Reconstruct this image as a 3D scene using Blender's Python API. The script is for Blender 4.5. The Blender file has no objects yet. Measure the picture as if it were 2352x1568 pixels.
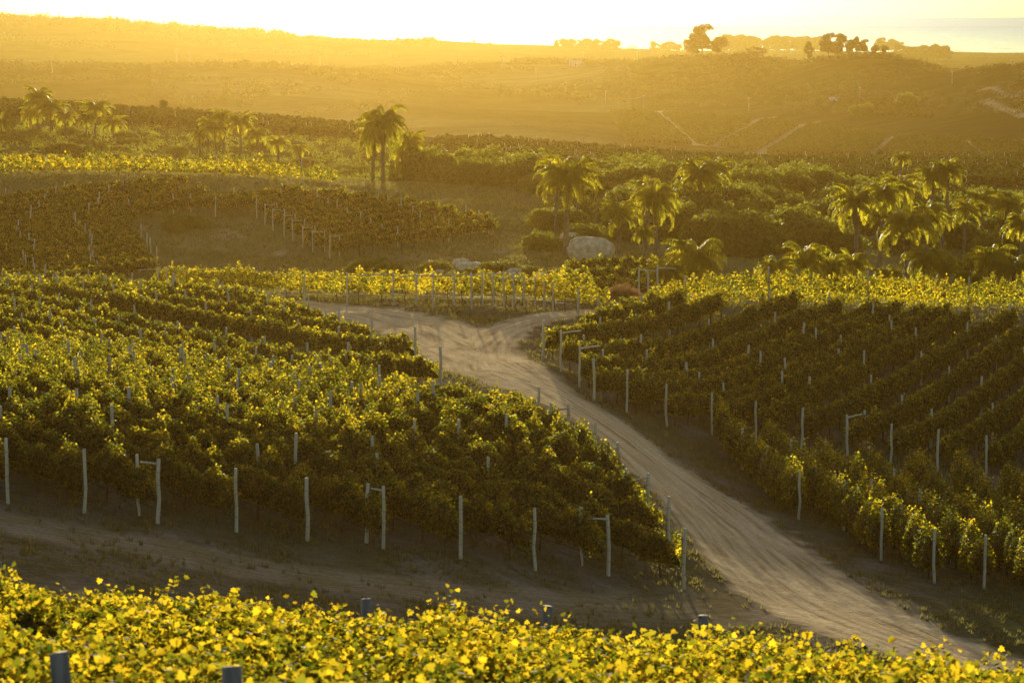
import bpy, math, random
import numpy as np
from mathutils import Vector

# ---------------------------------------------------------------- camera, sky, sun, exposure
S = bpy.context.scene
COL = S.collection
FPX, CX, CY, HOR = 6670.0, 1176.0, 784.0, 45.0          # focal length and centre in units of a 2352 x 1568 picture
PITCH = math.atan((CY - HOR) / FPX)
cam = bpy.data.cameras.new('camera'); camo = bpy.data.objects.new('camera', cam); COL.objects.link(camo)
cam.sensor_width = 36.0; cam.lens = 36.0 * FPX / 2352.0
cam.clip_start = 0.5; cam.clip_end = 60000
camo.location = (0, 0, 0); camo.rotation_euler = (math.pi / 2 - PITCH, 0, 0)
cam.dof.use_dof = True; cam.dof.focus_distance = 125; cam.dof.aperture_fstop = 5.0
S.camera = camo

SUN_EL, SUN_AZ = 4.4, -2.6                                # degrees; azimuth from +Y, negative to the left
w = bpy.data.worlds.new('World'); S.world = w; w.use_nodes = True
nt = w.node_tree; nt.nodes.clear()
sky = nt.nodes.new('ShaderNodeTexSky'); sky.sky_type = 'NISHITA'; sky.sun_disc = False
sky.sun_elevation = math.radians(SUN_EL); sky.sun_rotation = math.radians(SUN_AZ)
sky.air_density = 1.0; sky.dust_density = 2.0; sky.ozone_density = 1.0
mul = nt.nodes.new('ShaderNodeMix'); mul.data_type = 'RGBA'; mul.blend_type = 'MULTIPLY'
mul.inputs[0].default_value = 1.0; mul.inputs[7].default_value = (1.0, 0.95, 0.98, 1)
bg = nt.nodes.new('ShaderNodeBackground'); bg.inputs['Strength'].default_value = 0.14
wo = nt.nodes.new('ShaderNodeOutputWorld')
nt.links.new(sky.outputs[0], mul.inputs[6]); nt.links.new(mul.outputs[2], bg.inputs[0])
# bright mist lying on the horizon, strongest under the sun
geo = nt.nodes.new('ShaderNodeTexCoord'); sep = nt.nodes.new('ShaderNodeSeparateXYZ'); nt.links.new(geo.outputs['Generated'], sep.inputs[0])
def wm(op, a, b):
    q = nt.nodes.new('ShaderNodeMath'); q.operation = op
    for i, v in enumerate((a, b)):
        if isinstance(v, (int, float)): q.inputs[i].default_value = v
        elif v is not None: nt.links.new(v, q.inputs[i])
    return q.outputs[0]
hz_ = wm('POWER', 2.718, wm('MULTIPLY', wm('ABSOLUTE', sep.outputs['Z'], 0), -14.0))
dx_ = wm('SUBTRACT', sep.outputs['X'], -0.03); az_ = wm('POWER', 2.718, wm('MULTIPLY', wm('MULTIPLY', dx_, dx_), -28.0)); fwd = wm('GREATER_THAN', sep.outputs['Y'], 0)
fac = wm('MULTIPLY', wm('MULTIPLY', hz_, fwd), az_)
bg2 = nt.nodes.new('ShaderNodeBackground'); bg2.inputs[0].default_value = (1.0, .90, .70, 1); nt.links.new(wm('MULTIPLY', fac, .7), bg2.inputs[1])
add = nt.nodes.new('ShaderNodeAddShader'); nt.links.new(bg.outputs[0], add.inputs[0]); nt.links.new(bg2.outputs[0], add.inputs[1]); nt.links.new(add.outputs[0], wo.inputs[0])

sl = bpy.data.lights.new('sun', 'SUN'); slo = bpy.data.objects.new('sun', sl); COL.objects.link(slo)
sl.energy = 5.0; sl.angle = math.radians(0.6); sl.color = (1.0, 0.84, 0.56)
az, el = math.radians(SUN_AZ), math.radians(SUN_EL)
sd = Vector((math.sin(az) * math.cos(el), math.cos(az) * math.cos(el), math.sin(el)))
slo.rotation_euler = sd.to_track_quat('Z', 'Y').to_euler()

S.view_settings.view_transform = 'Standard'; S.view_settings.look = 'None'
S.view_settings.exposure = 0.85; S.view_settings.gamma = 1.0
S.render.engine = 'CYCLES'
cy = S.cycles
cy.use_denoising = True; cy.max_bounces = 6; cy.diffuse_bounces = 1; cy.glossy_bounces = 2
cy.transmission_bounces = 4; cy.volume_bounces = 0; cy.transparent_max_bounces = 8
cy.sample_clamp_indirect = 6.0; cy.caustics_reflective = False; cy.caustics_refractive = False

# ---------------------------------------------------------------- terrain heights
# profiles: for a column of the view, (distance, height)
K = {
 0:    [(-12,-2.6),(0,-3.2),(20,-5.9),(37,-8.45),(50,-11.6),(65,-14.2),(80,-15.1),(92,-15.3),(99,-14.5),(105,-14.35),(120,-15.6),(135,-16.8),(150,-17.8),(160,-17.95),(175,-18.3),(190,-18.9),(205,-20.0),(220,-21.2),(238,-21.8),(258,-20.4),(278,-18.6),(292,-17.2),(305,-16.3),(315,-16.3),(335,-17.6),(365,-18.6),(400,-17.3),(470,-17.6),(540,-16.6),(600,-19.5),(700,-30),(900,-37),(1150,-35.5),(1300,-30.5),(1500,-23.8),(1600,-24.5),(1850,-33),(2200,-24),(2600,-9.0),(2800,3.0),(3000,0),(3400,-34),(4200,-38),(7000,-38)],
 600:  [(-12,-2.6),(0,-3.2),(20,-5.95),(37,-8.85),(50,-12.0),(65,-15),(80,-16.4),(94,-16.8),(101,-16.1),(107,-15.85),(120,-16.8),(138,-17.9),(150,-18.4),(165,-18.5),(178,-18.4),(190,-18.5),(200,-19.0),(215,-20.2),(240,-21.3),(262,-21.4),(275,-20.0),(288,-18.6),(300,-17.4),(310,-17.0),(325,-17.5),(350,-19.5),(375,-20.4),(420,-20.9),(500,-19.9),(560,-19.9),(620,-22.5),(720,-32),(900,-40),(1200,-34.5),(1400,-26.9),(1500,-25.0),(1600,-26),(1850,-36),(2300,-25),(2700,-14.5),(2850,-14.5),(3400,-36),(4200,-38),(7000,-38)],
 1176: [(-12,-2.6),(0,-3.2),(20,-6.0),(37,-9.15),(50,-12.5),(65,-15.8),(80,-17.5),(96,-18.0),(104,-16.95),(112,-16.65),(119,-16.8),(128,-16.95),(143,-17.2),(158,-17.6),(168,-17.7),(178,-17.7),(190,-18.4),(205,-19.6),(235,-21.0),(255,-21.1),(275,-20.9),(290,-19.8),(310,-19.05),(335,-19.1),(370,-19.8),(430,-21.3),(500,-23.2),(560,-24.1),(600,-25.5),(700,-34),(900,-35.5),(1100,-37),(1300,-36),(1500,-30.4),(1650,-26),(1720,-26.3),(1900,-38),(2300,-30),(2700,-24.3),(2850,-25),(3400,-38),(7000,-38)],
 1700: [(-12,-2.6),(0,-3.2),(20,-6.1),(37,-9.35),(50,-13),(65,-16.8),(80,-18.8),(101,-20.0),(113,-20.4),(126,-20.9),(139,-21.1),(148,-20.5),(156,-19.5),(165,-18.25),(175,-17.25),(182,-17.3),(192,-18.2),(205,-20.2),(220,-21.6),(235,-21.9),(255,-22),(280,-21.6),(310,-21.1),(350,-21.3),(390,-21.9),(430,-23.6),(470,-25.6),(520,-26.8),(560,-27.7),(600,-29.5),(700,-38),(850,-41.4),(1000,-38),(1150,-35.3),(1300,-28.3),(1400,-22.0),(1450,-19.1),(1500,-20),(1750,-36),(2200,-38),(2700,-32),(2900,-32),(3400,-38),(7000,-38)],
 2352: [(-12,-2.6),(0,-3.2),(20,-6.2),(37,-9.85),(50,-14.2),(65,-17.6),(80,-20.0),(108,-21.6),(120,-22.4),(132,-23.0),(145,-22.9),(154,-22.0),(163,-20.7),(174,-19.25),(184,-18.55),(191,-18.6),(202,-20),(215,-22.3),(230,-23.8),(245,-24.2),(260,-24),(290,-24.1),(330,-24.5),(380,-24.8),(430,-25.5),(480,-26.3),(560,-28.5),(620,-31.5),(680,-33.5),(760,-33),(850,-29.9),(950,-24.2),(1040,-18.9),(1085,-18.7),(1300,-34),(2000,-42),(2600,-36),(2900,-36),(3400,-38),(7000,-38)],
}
def fm(Y): return float(np.interp(Y, [0, 620, 900, 1300, 1600, 2800, 4200, 7000], [0, 620, 890, 1270, 1550, 2750, 4200, 7000])) if Y > 620 else Y
def squeeze(prof):
    out = []
    for Y, z in prof:
        if Y > 2950: continue
        f = fm(Y); out.append((f, z*f/Y) if Y > 620 else (Y, z))
    return out + [(3350, -37), (4200, -38), (7000, -38)]
YG = np.concatenate([np.arange(-12, 400, 1.0), np.geomspace(400, 7000, 900)])
def pchip(xs, ys, x):
    xs = np.array(xs, float); ys = np.array(ys, float); h = np.diff(xs); d = np.diff(ys) / h
    m = np.zeros_like(ys); m[0] = d[0]; m[-1] = d[-1]
    for i in range(1, len(xs) - 1):
        if d[i-1] * d[i] > 0:
            w1, w2 = 2*h[i] + h[i-1], h[i] + 2*h[i-1]
            m[i] = (w1 + w2) / (w1 / d[i-1] + w2 / d[i])
    k = np.clip(np.searchsorted(xs, x, side='right') - 1, 0, len(xs) - 2)
    t = (x - xs[k]) / h[k]
    return ((1+2*t)*(1-t)**2*ys[k] + t*(1-t)**2*h[k]*m[k] + t*t*(3-2*t)*ys[k+1] + t*t*(t-1)*h[k]*m[k+1])
K2000 = [(621,-30),(700,-36),(780,-38),(900,-35.5),(1000,-32.6),(1100,-27),(1200,-19.8),(1250,-16.9),(1300,-17.6),(1520,-35),(2000,-40),(2700,-33),(2900,-33),(3400,-38),(7000,-38)]
K = {c: squeeze(K[c]) for c in K}; K2000 = squeeze(K2000)
PR = {c: pchip([a for a, b in K[c]], [b for a, b in K[c]], YG) for c in K}
tw = (2000-1700)/652.0; nr_ = PR[1700]*(1-tw) + PR[2352]*tw; bl = np.clip((YG - 560)/60, 0, 1)
PR[2000] = nr_*(1-bl) + pchip([a for a, b in K2000], [b for a, b in K2000], np.maximum(YG, 616))*bl
COLS = sorted(PR); PROF = np.array([PR[c] for c in COLS])
CG = np.arange(-900, 3400, 20.0)
_cx = np.array(COLS, float)
def _cubic(prof, c):                                       # smooth across the columns
    out = np.zeros((len(c), prof.shape[1])); cc = np.clip(c, -300, 2650)
    xs = np.concatenate([[-600], _cx, [2950]]); P = np.vstack([prof[:1]*1.0 + (prof[0]-prof[1])*0.25, prof, prof[-1:] + (prof[-1]-prof[-2])*0.25])
    for i, x in enumerate(cc):
        k = int(np.clip(np.searchsorted(xs, x) - 1, 0, len(xs) - 2)); h = xs[k+1] - xs[k]; t = (x - xs[k]) / h
        def slope(j):
            j0, j1 = max(j-1, 0), min(j+1, len(xs)-1); return (P[j1] - P[j0]) / (xs[j1] - xs[j0])
        out[i] = (1+2*t)*(1-t)**2*P[k] + t*(1-t)**2*h*slope(k) + t*t*(3-2*t)*P[k+1] + t*t*(t-1)*h*slope(k+1)
    return out
HG = _cubic(PROF, CG)
for _ in range(3):                                         # soften along the distance
    HG[:, 1:-1] = (HG[:, :-2] + 2*HG[:, 1:-1] + HG[:, 2:]) / 4
_rs = np.random.RandomState(4)
_W = [(_rs.uniform(0, 6.28), _rs.uniform(0, 6.28), _rs.uniform(.7, 1.4)) for _ in range(14)]
def wob(x, y, scale):                                      # smooth wobble in about -1..1
    r = 0
    for a, p, s in _W:
        r = r + np.sin((x*math.cos(a) + y*math.sin(a)) * s * 6.28 / scale + p)
    return r / 5.0
def yeff(y): return y + 25*np.exp(-np.maximum(y, -12)/25)
def cof(x, y): return CX + FPX * x / yeff(y)
def H(x, y):
    x = np.asarray(x, float); y = np.asarray(y, float)
    c = np.clip(cof(x, y), CG[0], CG[-1] - 1e-6); i = np.clip(((c - CG[0]) / 20).astype(int), 0, len(CG) - 2); tc = (c - CG[0])/20 - i
    yy = np.clip(y, YG[0], YG[-1] - 1e-6); j = np.clip(np.searchsorted(YG, yy, side='right') - 1, 0, len(YG) - 2); ty = (yy - YG[j])/(YG[j+1]-YG[j])
    z = (HG[i, j]*(1-ty) + HG[i, j+1]*ty)*(1-tc) + (HG[i+1, j]*(1-ty) + HG[i+1, j+1]*ty)*tc
    far = np.clip((y - 380) / 800, 0, 1)
    z = z + 0.10*wob(x, y, 9) * np.clip(y/120, .3, 1) + far*(1.6*wob(x, y, 210) + .5*wob(y, x, 65))
    return z
def Hs(x, y): return float(H(np.array([x]), np.array([y]))[0])
CP, SP = math.cos(PITCH), math.sin(PITCH)
def ray(px, py):
    u = (px - CX)/FPX; v = (CY - py)/FPX
    return np.array([u, CP + v*SP, v*CP - SP])
def unp(px, py, y0=60, y1=4000):                           # ground point seen at a pixel, beyond distance y0
    d = ray(px, py); Y = np.concatenate([np.arange(y0, max(y0+1, 700), .25), np.geomspace(max(700, y0+2), y1, 1500)])
    t = Y / d[1]; z = t*d[2]; g = H(t*d[0], Y); k = np.argmax(z <= g)
    if z[k] > g[k]: k = int(np.argmin(z - g))
    return float(t[k]*d[0]), float(Y[k])
def proj(x, y, z):
    f = y*CP - z*SP; up = y*SP + z*CP
    return CX + FPX*x/f, CY - FPX*up/f
def at(px, Y):
    x = (px - CX)/FPX*Y
    for _ in range(3):
        z = Hs(x, Y); x += (px - proj(x, Y, z)[0])/FPX*Y
    return x, Y

def crestY(px, a=900, b=1950):
    Y = np.arange(fm(a), fm(b), 2.0); return float(Y[np.argmax(H((px - CX)/FPX*Y, Y)/Y)])

# ---------------------------------------------------------------- helpers: materials
def newmat(name):
    m = bpy.data.materials.new(name); m.use_nodes = True; n = m.node_tree; n.nodes.clear()
    out = n.nodes.new('ShaderNodeOutputMaterial'); return m, n, out
def ramp(n, stops, interp='LINEAR'):
    r = n.nodes.new('ShaderNodeValToRGB'); r.color_ramp.interpolation = interp; e = r.color_ramp.elements
    e[0].position, e[0].color = stops[0][0], (*stops[0][1], 1); e[1].position, e[1].color = stops[-1][0], (*stops[-1][1], 1)
    for p, c in stops[1:-1]:
        q = e.new(p); q.color = (*c, 1)
    return r
def leafmat(name, dif, tra, mix=0.5, rough=0.6, spec=0.08):
    """dif / tra: ramps over the per-leaf random value; light passes through the blade."""
    m, n, out = newmat(name); L = n.links
    a = n.nodes.new('ShaderNodeAttribute'); a.attribute_name = 'rnd'
    r1, r2 = ramp(n, dif), ramp(n, tra); L.new(a.outputs['Fac'], r1.inputs[0]); L.new(a.outputs['Fac'], r2.inputs[0])
    p = n.nodes.new('ShaderNodeBsdfPrincipled'); p.inputs['Roughness'].default_value = rough; p.inputs['Specular IOR Level'].default_value = spec
    t = n.nodes.new('ShaderNodeBsdfTranslucent'); ms = n.nodes.new('ShaderNodeMixShader'); ms.inputs[0].default_value = mix
    L.new(r2.outputs[0], t.inputs['Color'])
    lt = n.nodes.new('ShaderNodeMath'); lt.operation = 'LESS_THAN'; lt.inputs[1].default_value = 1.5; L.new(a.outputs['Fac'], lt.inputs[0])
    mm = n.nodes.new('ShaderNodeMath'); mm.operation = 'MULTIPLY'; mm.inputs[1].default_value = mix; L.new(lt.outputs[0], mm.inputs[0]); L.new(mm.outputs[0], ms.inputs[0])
    dk = n.nodes.new('ShaderNodeMix'); dk.data_type = 'RGBA'; dk.inputs[6].default_value = (.030, .030, .010, 1); L.new(lt.outputs[0], dk.inputs[0]); L.new(r1.outputs[0], dk.inputs[7]); L.new(dk.outputs[2], p.inputs['Base Color'])  # dark opaque tone for the added sun-blocking core, shade put into colour
    L.new(p.outputs[0], ms.inputs[1]); L.new(t.outputs[0], ms.inputs[2]); L.new(ms.outputs[0], out.inputs[0])
    return m
def solid(name, c1, c2, scale=8, rough=.85, bump=.3, stretch=(1, 1, 1), detail=6):
    m, n, out = newmat(name); L = n.links
    tc = n.nodes.new('ShaderNodeTexCoord'); mp = n.nodes.new('ShaderNodeMapping'); mp.inputs['Scale'].default_value = stretch
    no = n.nodes.new('ShaderNodeTexNoise'); no.inputs['Scale'].default_value = scale; no.inputs['Detail'].default_value = detail; no.inputs['Roughness'].default_value = .65
    r = ramp(n, [(.3, c1), (.7, c2)]); p = n.nodes.new('ShaderNodeBsdfPrincipled'); p.inputs['Roughness'].default_value = rough; p.inputs['Specular IOR Level'].default_value = .04
    b = n.nodes.new('ShaderNodeBump'); b.inputs['Strength'].default_value = bump; b.inputs['Distance'].default_value = .05
    L.new(tc.outputs['Object'], mp.inputs[0]); L.new(mp.outputs[0], no.inputs['Vector']); L.new(no.outputs['Fac'], r.inputs[0]); L.new(r.outputs[0], p.inputs['Base Color'])
    L.new(no.outputs['Fac'], b.inputs['Height']); L.new(b.outputs[0], p.inputs['Normal']); L.new(p.outputs[0], out.inputs[0])
    return m
M = {}
M['vine'] = leafmat('vine_leaf', [(0, (.026, .044, .022)), (.6, (.044, .068, .032)), (.9, (.09, .09, .018)), (1, (.16, .07, .015))],
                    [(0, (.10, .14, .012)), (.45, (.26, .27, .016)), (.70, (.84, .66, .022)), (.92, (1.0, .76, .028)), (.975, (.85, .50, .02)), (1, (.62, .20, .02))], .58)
M['vinenear'] = leafmat('foreground_vine_leaf', [(0, (.035, .060, .010)), (.6, (.07, .09, .014)), (.9, (.14, .12, .02)), (1, (.25, .06, .015))],
                    [(0, (.06, .10, .008)), (.35, (.28, .28, .014)), (.6, (.66, .50, .018)), (.9, (.95, .67, .024)), (.965, (.95, .55, .02)), (1, (.80, .14, .02))], .60, .65, .02)
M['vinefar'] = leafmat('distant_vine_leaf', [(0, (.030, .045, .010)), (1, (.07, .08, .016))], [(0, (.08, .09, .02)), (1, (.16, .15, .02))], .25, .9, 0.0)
M['scrub'] = leafmat('scrub_leaf', [(0, (.030, .042, .010)), (1, (.075, .090, .020))], [(0, (.26, .30, .025)), (1, (.48, .46, .045))], .42)
M['palm'] = leafmat('palm_leaf', [(0, (.035, .055, .012)), (1, (.085, .110, .022))], [(0, (.50, .50, .03)), (1, (.92, .78, .05))], .60, .5, .06)
M['tree'] = leafmat('tree_leaf', [(0, (.020, .026, .010)), (1, (.05, .055, .018))], [(0, (.08, .09, .02)), (1, (.16, .15, .03))], .25)
M['dry'] = leafmat('dry_twig', [(0, (.16, .09, .045)), (1, (.30, .17, .08))], [(0, (.30, .16, .06)), (1, (.55, .30, .11))], .4)
M['deadfrond'] = leafmat('dead_frond', [(0, (.12, .08, .04)), (1, (.24, .16, .08))], [(0, (.28, .16, .06)), (1, (.5, .30, .11))], .3)
M['grass'] = leafmat('grass_blade', [(0, (.060, .065, .020)), (.6, (.11, .10, .035)), (1, (.19, .15, .07))], [(0, (.20, .20, .04)), (1, (.46, .38, .12))], .35)
M['post'] = solid('weathered_post', (.40, .37, .24), (.66, .61, .43), 9, .9, .5, (1, 1, .12))
M['postnear'] = solid('grey_post', (.16, .15, .13), (.36, .34, .30), 14, .9, .6, (1, 1, .1))
M['bark'] = solid('vine_bark', (.05, .035, .02), (.12, .085, .05), 20, .95, .6)
M['palmtrunk'] = solid('palm_trunk', (.11, .085, .055), (.24, .19, .13), 3, .95, .6, (1, 1, 5))
M['wire'] = solid('wire', (.10, .10, .10), (.20, .19, .17), 5, .5, 0)
M['hose'] = solid('drip_hose', (.02, .02, .02), (.05, .045, .04), 5, .6, 0)
M['rock'] = solid('granite', (.42, .33, .19), (.92, .77, .50), 2.2, .92, 1.2)
M['wall'] = solid('shed_wall', (.55, .53, .48), (.7, .68, .62), 2, .8, .1)
M['roof'] = solid('shed_roof', (.45, .43, .40), (.6, .58, .52), 2, .6, .1)
M['pole'] = solid('concrete_pole', (.32, .30, .26), (.48, .45, .40), 4, .9, .2)
M['glass'] = solid('dark_window', (.02, .02, .02), (.04, .04, .04), 4, .2, 0)

# ---------------------------------------------------------------- helpers: objects
def link(name, me, parent=None, mat=None):
    o = bpy.data.objects.new(name, me); COL.objects.link(o)
    if parent is not None: o.parent = parent
    if mat is not None and me is not None and not me.materials: me.materials.append(mat)
    return o
def tag(o, label=None, cat=None, group=None, kind=None):
    if label: o['label'] = label
    if cat: o['category'] = cat
    if group: o['group'] = group
    if kind: o['kind'] = kind
    return o
def empty(name, loc, rz=0, sc=1.0):
    o = bpy.data.objects.new(name, None); COL.objects.link(o); o.location = loc; o.rotation_euler = (0, 0, rz); o.scale = (sc,)*3
    o.empty_display_size = .1
    return o
def npmesh(name, V, F, rnd=None, mat=None, smooth=False):
    """V n x 3, F m x k with one k"""
    me = bpy.data.meshes.new(name); V = np.ascontiguousarray(V, dtype=np.float32); F = np.ascontiguousarray(F, dtype=np.int32)
    m, k = F.shape
    me.vertices.add(len(V)); me.vertices.foreach_set('co', V.ravel())
    me.loops.add(m*k); me.loops.foreach_set('vertex_index', F.ravel())
    me.polygons.add(m); me.polygons.foreach_set('loop_start', np.arange(0, m*k, k, dtype=np.int32))
    if smooth: me.polygons.foreach_set('use_smooth', np.ones(m, dtype=bool))
    me.update(calc_edges=True)
    if rnd is not None:
        a = me.attributes.new('rnd', 'FLOAT', 'FACE'); a.data.foreach_set('value', np.ascontiguousarray(rnd, dtype=np.float32))
    if mat is not None: me.materials.append(mat)
    return me
def join(parts):                                           # [(V, F)] -> one V, F of quads
    Vs, Fs, n = [], [], 0
    for V, F in parts:
        Vs.append(V); Fs.append(F + n); n += len(V)
    return np.vstack(Vs), np.vstack(Fs)
def tube(pts, rad, sides=7, cap=True):
    pts = np.array(pts, float); n = len(pts); rad = np.broadcast_to(np.array(rad, float), (n,))
    T = np.gradient(pts, axis=0); T /= np.linalg.norm(T, axis=1)[:, None] + 1e-9
    ref = np.array([0, 0, 1.0]) if abs(T[0][2]) < .8 else np.array([1.0, 0, 0])
    A = np.cross(T, ref); A /= np.linalg.norm(A, axis=1)[:, None] + 1e-9; B = np.cross(T, A)
    th = np.linspace(0, 2*math.pi, sides, endpoint=False)
    V = pts[:, None] + rad[:, None, None]*(A[:, None]*np.cos(th)[None, :, None] + B[:, None]*np.sin(th)[None, :, None])
    V = V.reshape(-1, 3); F = []
    for i in range(n-1):
        for j in range(sides):
            k = (j+1) % sides; F.append((i*sides+j, i*sides+k, (i+1)*sides+k, (i+1)*sides+j))
    if cap:
        V = np.vstack([V, pts[-1]]); c = len(V)-1; b = (n-1)*sides
        for j in range(0, sides, 1):
            F.append((b+j, b+(j+1) % sides, c, c))
        F = [f for f in F if f[2] != f[3]] + [(b+j, b+(j+1) % sides, b+(j+2) % sides, c) for j in range(0, sides-1, 2)]
    return V, np.array(F)
def box(x0, x1, y0, y1, z0, z1):
    V = np.array([(x, y, z) for z in (z0, z1) for y in (y0, y1) for x in (x0, x1)], float)
    return V, np.array([(0, 2, 3, 1), (4, 5, 7, 6), (0, 1, 5, 4), (2, 6, 7, 3), (0, 4, 6, 2), (1, 3, 7, 5)])

LEAF = {  # outlines in the blade's plane with a fold; u along the blade, v across
 'kite': (np.array([(-.5, 0, 0), (.05, -.5, .12), (.55, 0, -.05), (.05, .5, .12)]), np.array([(0, 1, 2, 3)])),
 'fold': (np.array([(-.5, 0, 0), (-.15, -.52, .10), (.35, -.34, .10), (.6, 0, -.06), (.35, .34, .10), (-.15, .52, .10)]), np.array([(0, 1, 2, 3), (0, 3, 4, 5)])),
 'lobed': (np.array([(-.35, 0, .0), (-.52, -.22, .05), (-.30, -.55, .14), (-.02, -.40, .05), (.20, -.50, .10), (.26, -.26, .02), (.62, 0, -.10),
                     (.26, .26, .02), (.20, .50, .10), (-.02, .40, .05), (-.30, .55, .14), (-.52, .22, .05), (.05, 0, -.04)]),
           np.array([(0, 1, 2, 3), (0, 3, 4, 12), (12, 4, 5, 6), (12, 6, 7, 8), (0, 12, 8, 9), (0, 9, 10, 11)])),
}
def leafcloud(P, N, size, rs, shape='kite', droop=0.0, wid=1.0):
    n = len(P); N = N / (np.linalg.norm(N, axis=1)[:, None] + 1e-9)
    R = rs.normal(size=(n, 3)); R[:, 2] -= droop
    T = R - (R*N).sum(1)[:, None]*N; T /= np.linalg.norm(T, axis=1)[:, None] + 1e-9; B = np.cross(N, T)
    O, Fc = LEAF[shape]; k = len(O); s = np.broadcast_to(size, (n,))[:, None, None]
    bend = rs.uniform(-.6, 1.6, n)[:, None, None]
    V = P[:, None] + s*(T[:, None]*O[None, :, 0:1] + B[:, None]*O[None, :, 1:2]*wid + N[:, None]*O[None, :, 2:3]*bend)
    F = (Fc[None] + (np.arange(n)*k)[:, None, None]).reshape(-1, Fc.shape[1])
    return V.reshape(-1, 3), F, len(Fc)

# ---------------------------------------------------------------- road lines (world xy) and ground
def poly(pts, y0=60): return np.array([unp(px, py, y0) for px, py in pts])
def resample(P, step):
    P = np.array(P, float); d = np.r_[0, np.cumsum(np.linalg.norm(np.diff(P, axis=0), axis=1))]
    s = np.arange(0, d[-1] + 1e-6, step) if d[-1] > step else np.array([0, d[-1]])
    return np.stack([np.interp(s, d, P[:, i]) for i in range(P.shape[1])], 1), s
def smooth(P, k=3):
    P = np.array(P, float)
    for _ in range(k):
        Q = [P[0]]
        for a, b in zip(P[:-1], P[1:]): Q += [a*.75 + b*.25, a*.25 + b*.75]
        P = np.array(Q + [P[-1]])
    return P
ROADS = [
 (smooth(poly([(2700, 1640), (2352, 1560), (2100, 1480), (1900, 1400), (1760, 1300), (1640, 1180), (1530, 1085), (1430, 1010), (1310, 930), (1180, 860), (1095, 815), (1030, 775), (950, 745), (860, 726), (740, 712), (640, 703), (560, 697)])), 2.75),
 (smooth(poly([(1130, 850), (1110, 800), (1140, 765), (1200, 740), (1270, 724), (1330, 716)])), 1.5),
 (smooth(poly([(1700, 1395), (1300, 1405), (900, 1350), (500, 1285), (150, 1225), (-300, 1180)])), 2.2),
]
def dist_poly(x, y, P):
    best = np.full(x.shape, 1e9); side = np.zeros(x.shape)
    for a, b in zip(P[:-1], P[1:]):
        d = b - a; L2 = (d*d).sum() + 1e-9
        t = np.clip(((x - a[0])*d[0] + (y - a[1])*d[1]) / L2, 0, 1)
        qx, qy = x - a[0] - t*d[0], y - a[1] - t*d[1]; r = np.hypot(qx, qy)
        m = r < best; best = np.where(m, r, best); side = np.where(m, np.sign(d[0]*qy - d[1]*qx)*r, side)
    return best, side
FAR_TRACKS = [([(1508, 256), (1545, 290), (1600, 332)], 7), ([(1742, 277), (1690, 305), (1636, 336)], 7), ([(1845, 288), (1800, 318), (1742, 356)], 7),
              ([(2048, 316), (2025, 335), (2000, 364)], 8), ([(2212, 328), (2240, 342), (2268, 366)], 7), ([(2262, 204), (2300, 206), (2330, 222)], 3), ([(2262, 232), (2310, 250), (2352, 268)], 3)]

cs = np.unique(np.concatenate([np.linspace(-3500, -700, 36), np.arange(-700, 3052, 8.0), np.linspace(3052, 5800, 36)]))
ys = np.unique(np.concatenate([np.arange(-12, 60, 1.5), np.arange(60, 200, .4), np.arange(200, 345, 1.0), np.geomspace(345, 600, 120), np.arange(600, 1950, 5.0), np.geomspace(1950, 7000, 160)]))
CC, YY = np.meshgrid(cs, ys); XX = (CC - CX)/FPX*yeff(YY)
ZZ = H(XX, YY)
gx, gy = XX.ravel(), YY.ravel()
# surface mix per vertex: road amount and a base colour
road = np.zeros(len(gx)); lat = np.zeros(len(gx)); near = (gy > 55) & (gy < 215)
rx, ry = gx[near], gy[near]; rw = np.zeros(len(rx)); rl = np.zeros(len(rx)); bestd = np.full(len(rx), 1e9)
for ri, (P, hw) in enumerate(ROADS):
    d, sd_ = dist_poly(rx, ry, P); q = (d + .35*wob(rx, ry, 2.3) + .2*wob(ry, rx, .9)) / hw
    rw = np.maximum(rw, np.clip((1.25 - q)/.4, 0, 1)*(.22 if ri == 2 else 1)); m = d < bestd; bestd = np.where(m, d, bestd); rl = np.where(m, sd_, rl)
road[near] = rw; lat[near] = rl
def mixc(a, b, t): return a*(1-t[:, None]) + np.array(b)[None]*t[:, None]
C = np.tile(np.array([[.115, .098, .045]]), (len(gx), 1))
px_, py_ = proj(gx, gy, ZZ.ravel())
n1, n2, n3 = wob(gx, gy, 3.1), wob(gy, gx, 1.1), wob(gx, gy, 14)
C = mixc(C, (.21, .175, .14), np.clip(.35 + .5*n1 + .3*n2, 0, 1)*(gy < 215))           # dry soil between rows
C = mixc(C, (.075, .085, .028), np.clip(n3*.8 + .2*n1, 0, 1)*(gy < 215)*.8)             # greener weeds
meadow = (gy > 215) & (gy < 345)
C = mixc(C, (.19, .17, .065), meadow*1.0)
C = mixc(C, (.23, .18, .10), np.clip(n3*1.3 + n1*.6 - .55, 0, 1)*meadow)
C = mixc(C, (.12, .125, .045), np.clip(-n3*.9, 0, 1)*meadow*.7)
mid = (gy >= 345) & (gy < 620); C = mixc(C, (.085, .080, .028), mid*1.0)
far = gy >= 620; f1, f2 = wob(gx, gy, 120), wob(gy, gx, 40)
C = mixc(C, (.050, .048, .018), far*1.0)
C = mixc(C, (.030, .032, .013), np.clip(f1 + .5*f2, 0, 1)*far)
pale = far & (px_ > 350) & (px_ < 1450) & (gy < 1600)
C = mixc(C, (.24, .20, .085), np.clip(.3 + .7*wob(gx, gy, 190), 0, 1)*pale)
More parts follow.
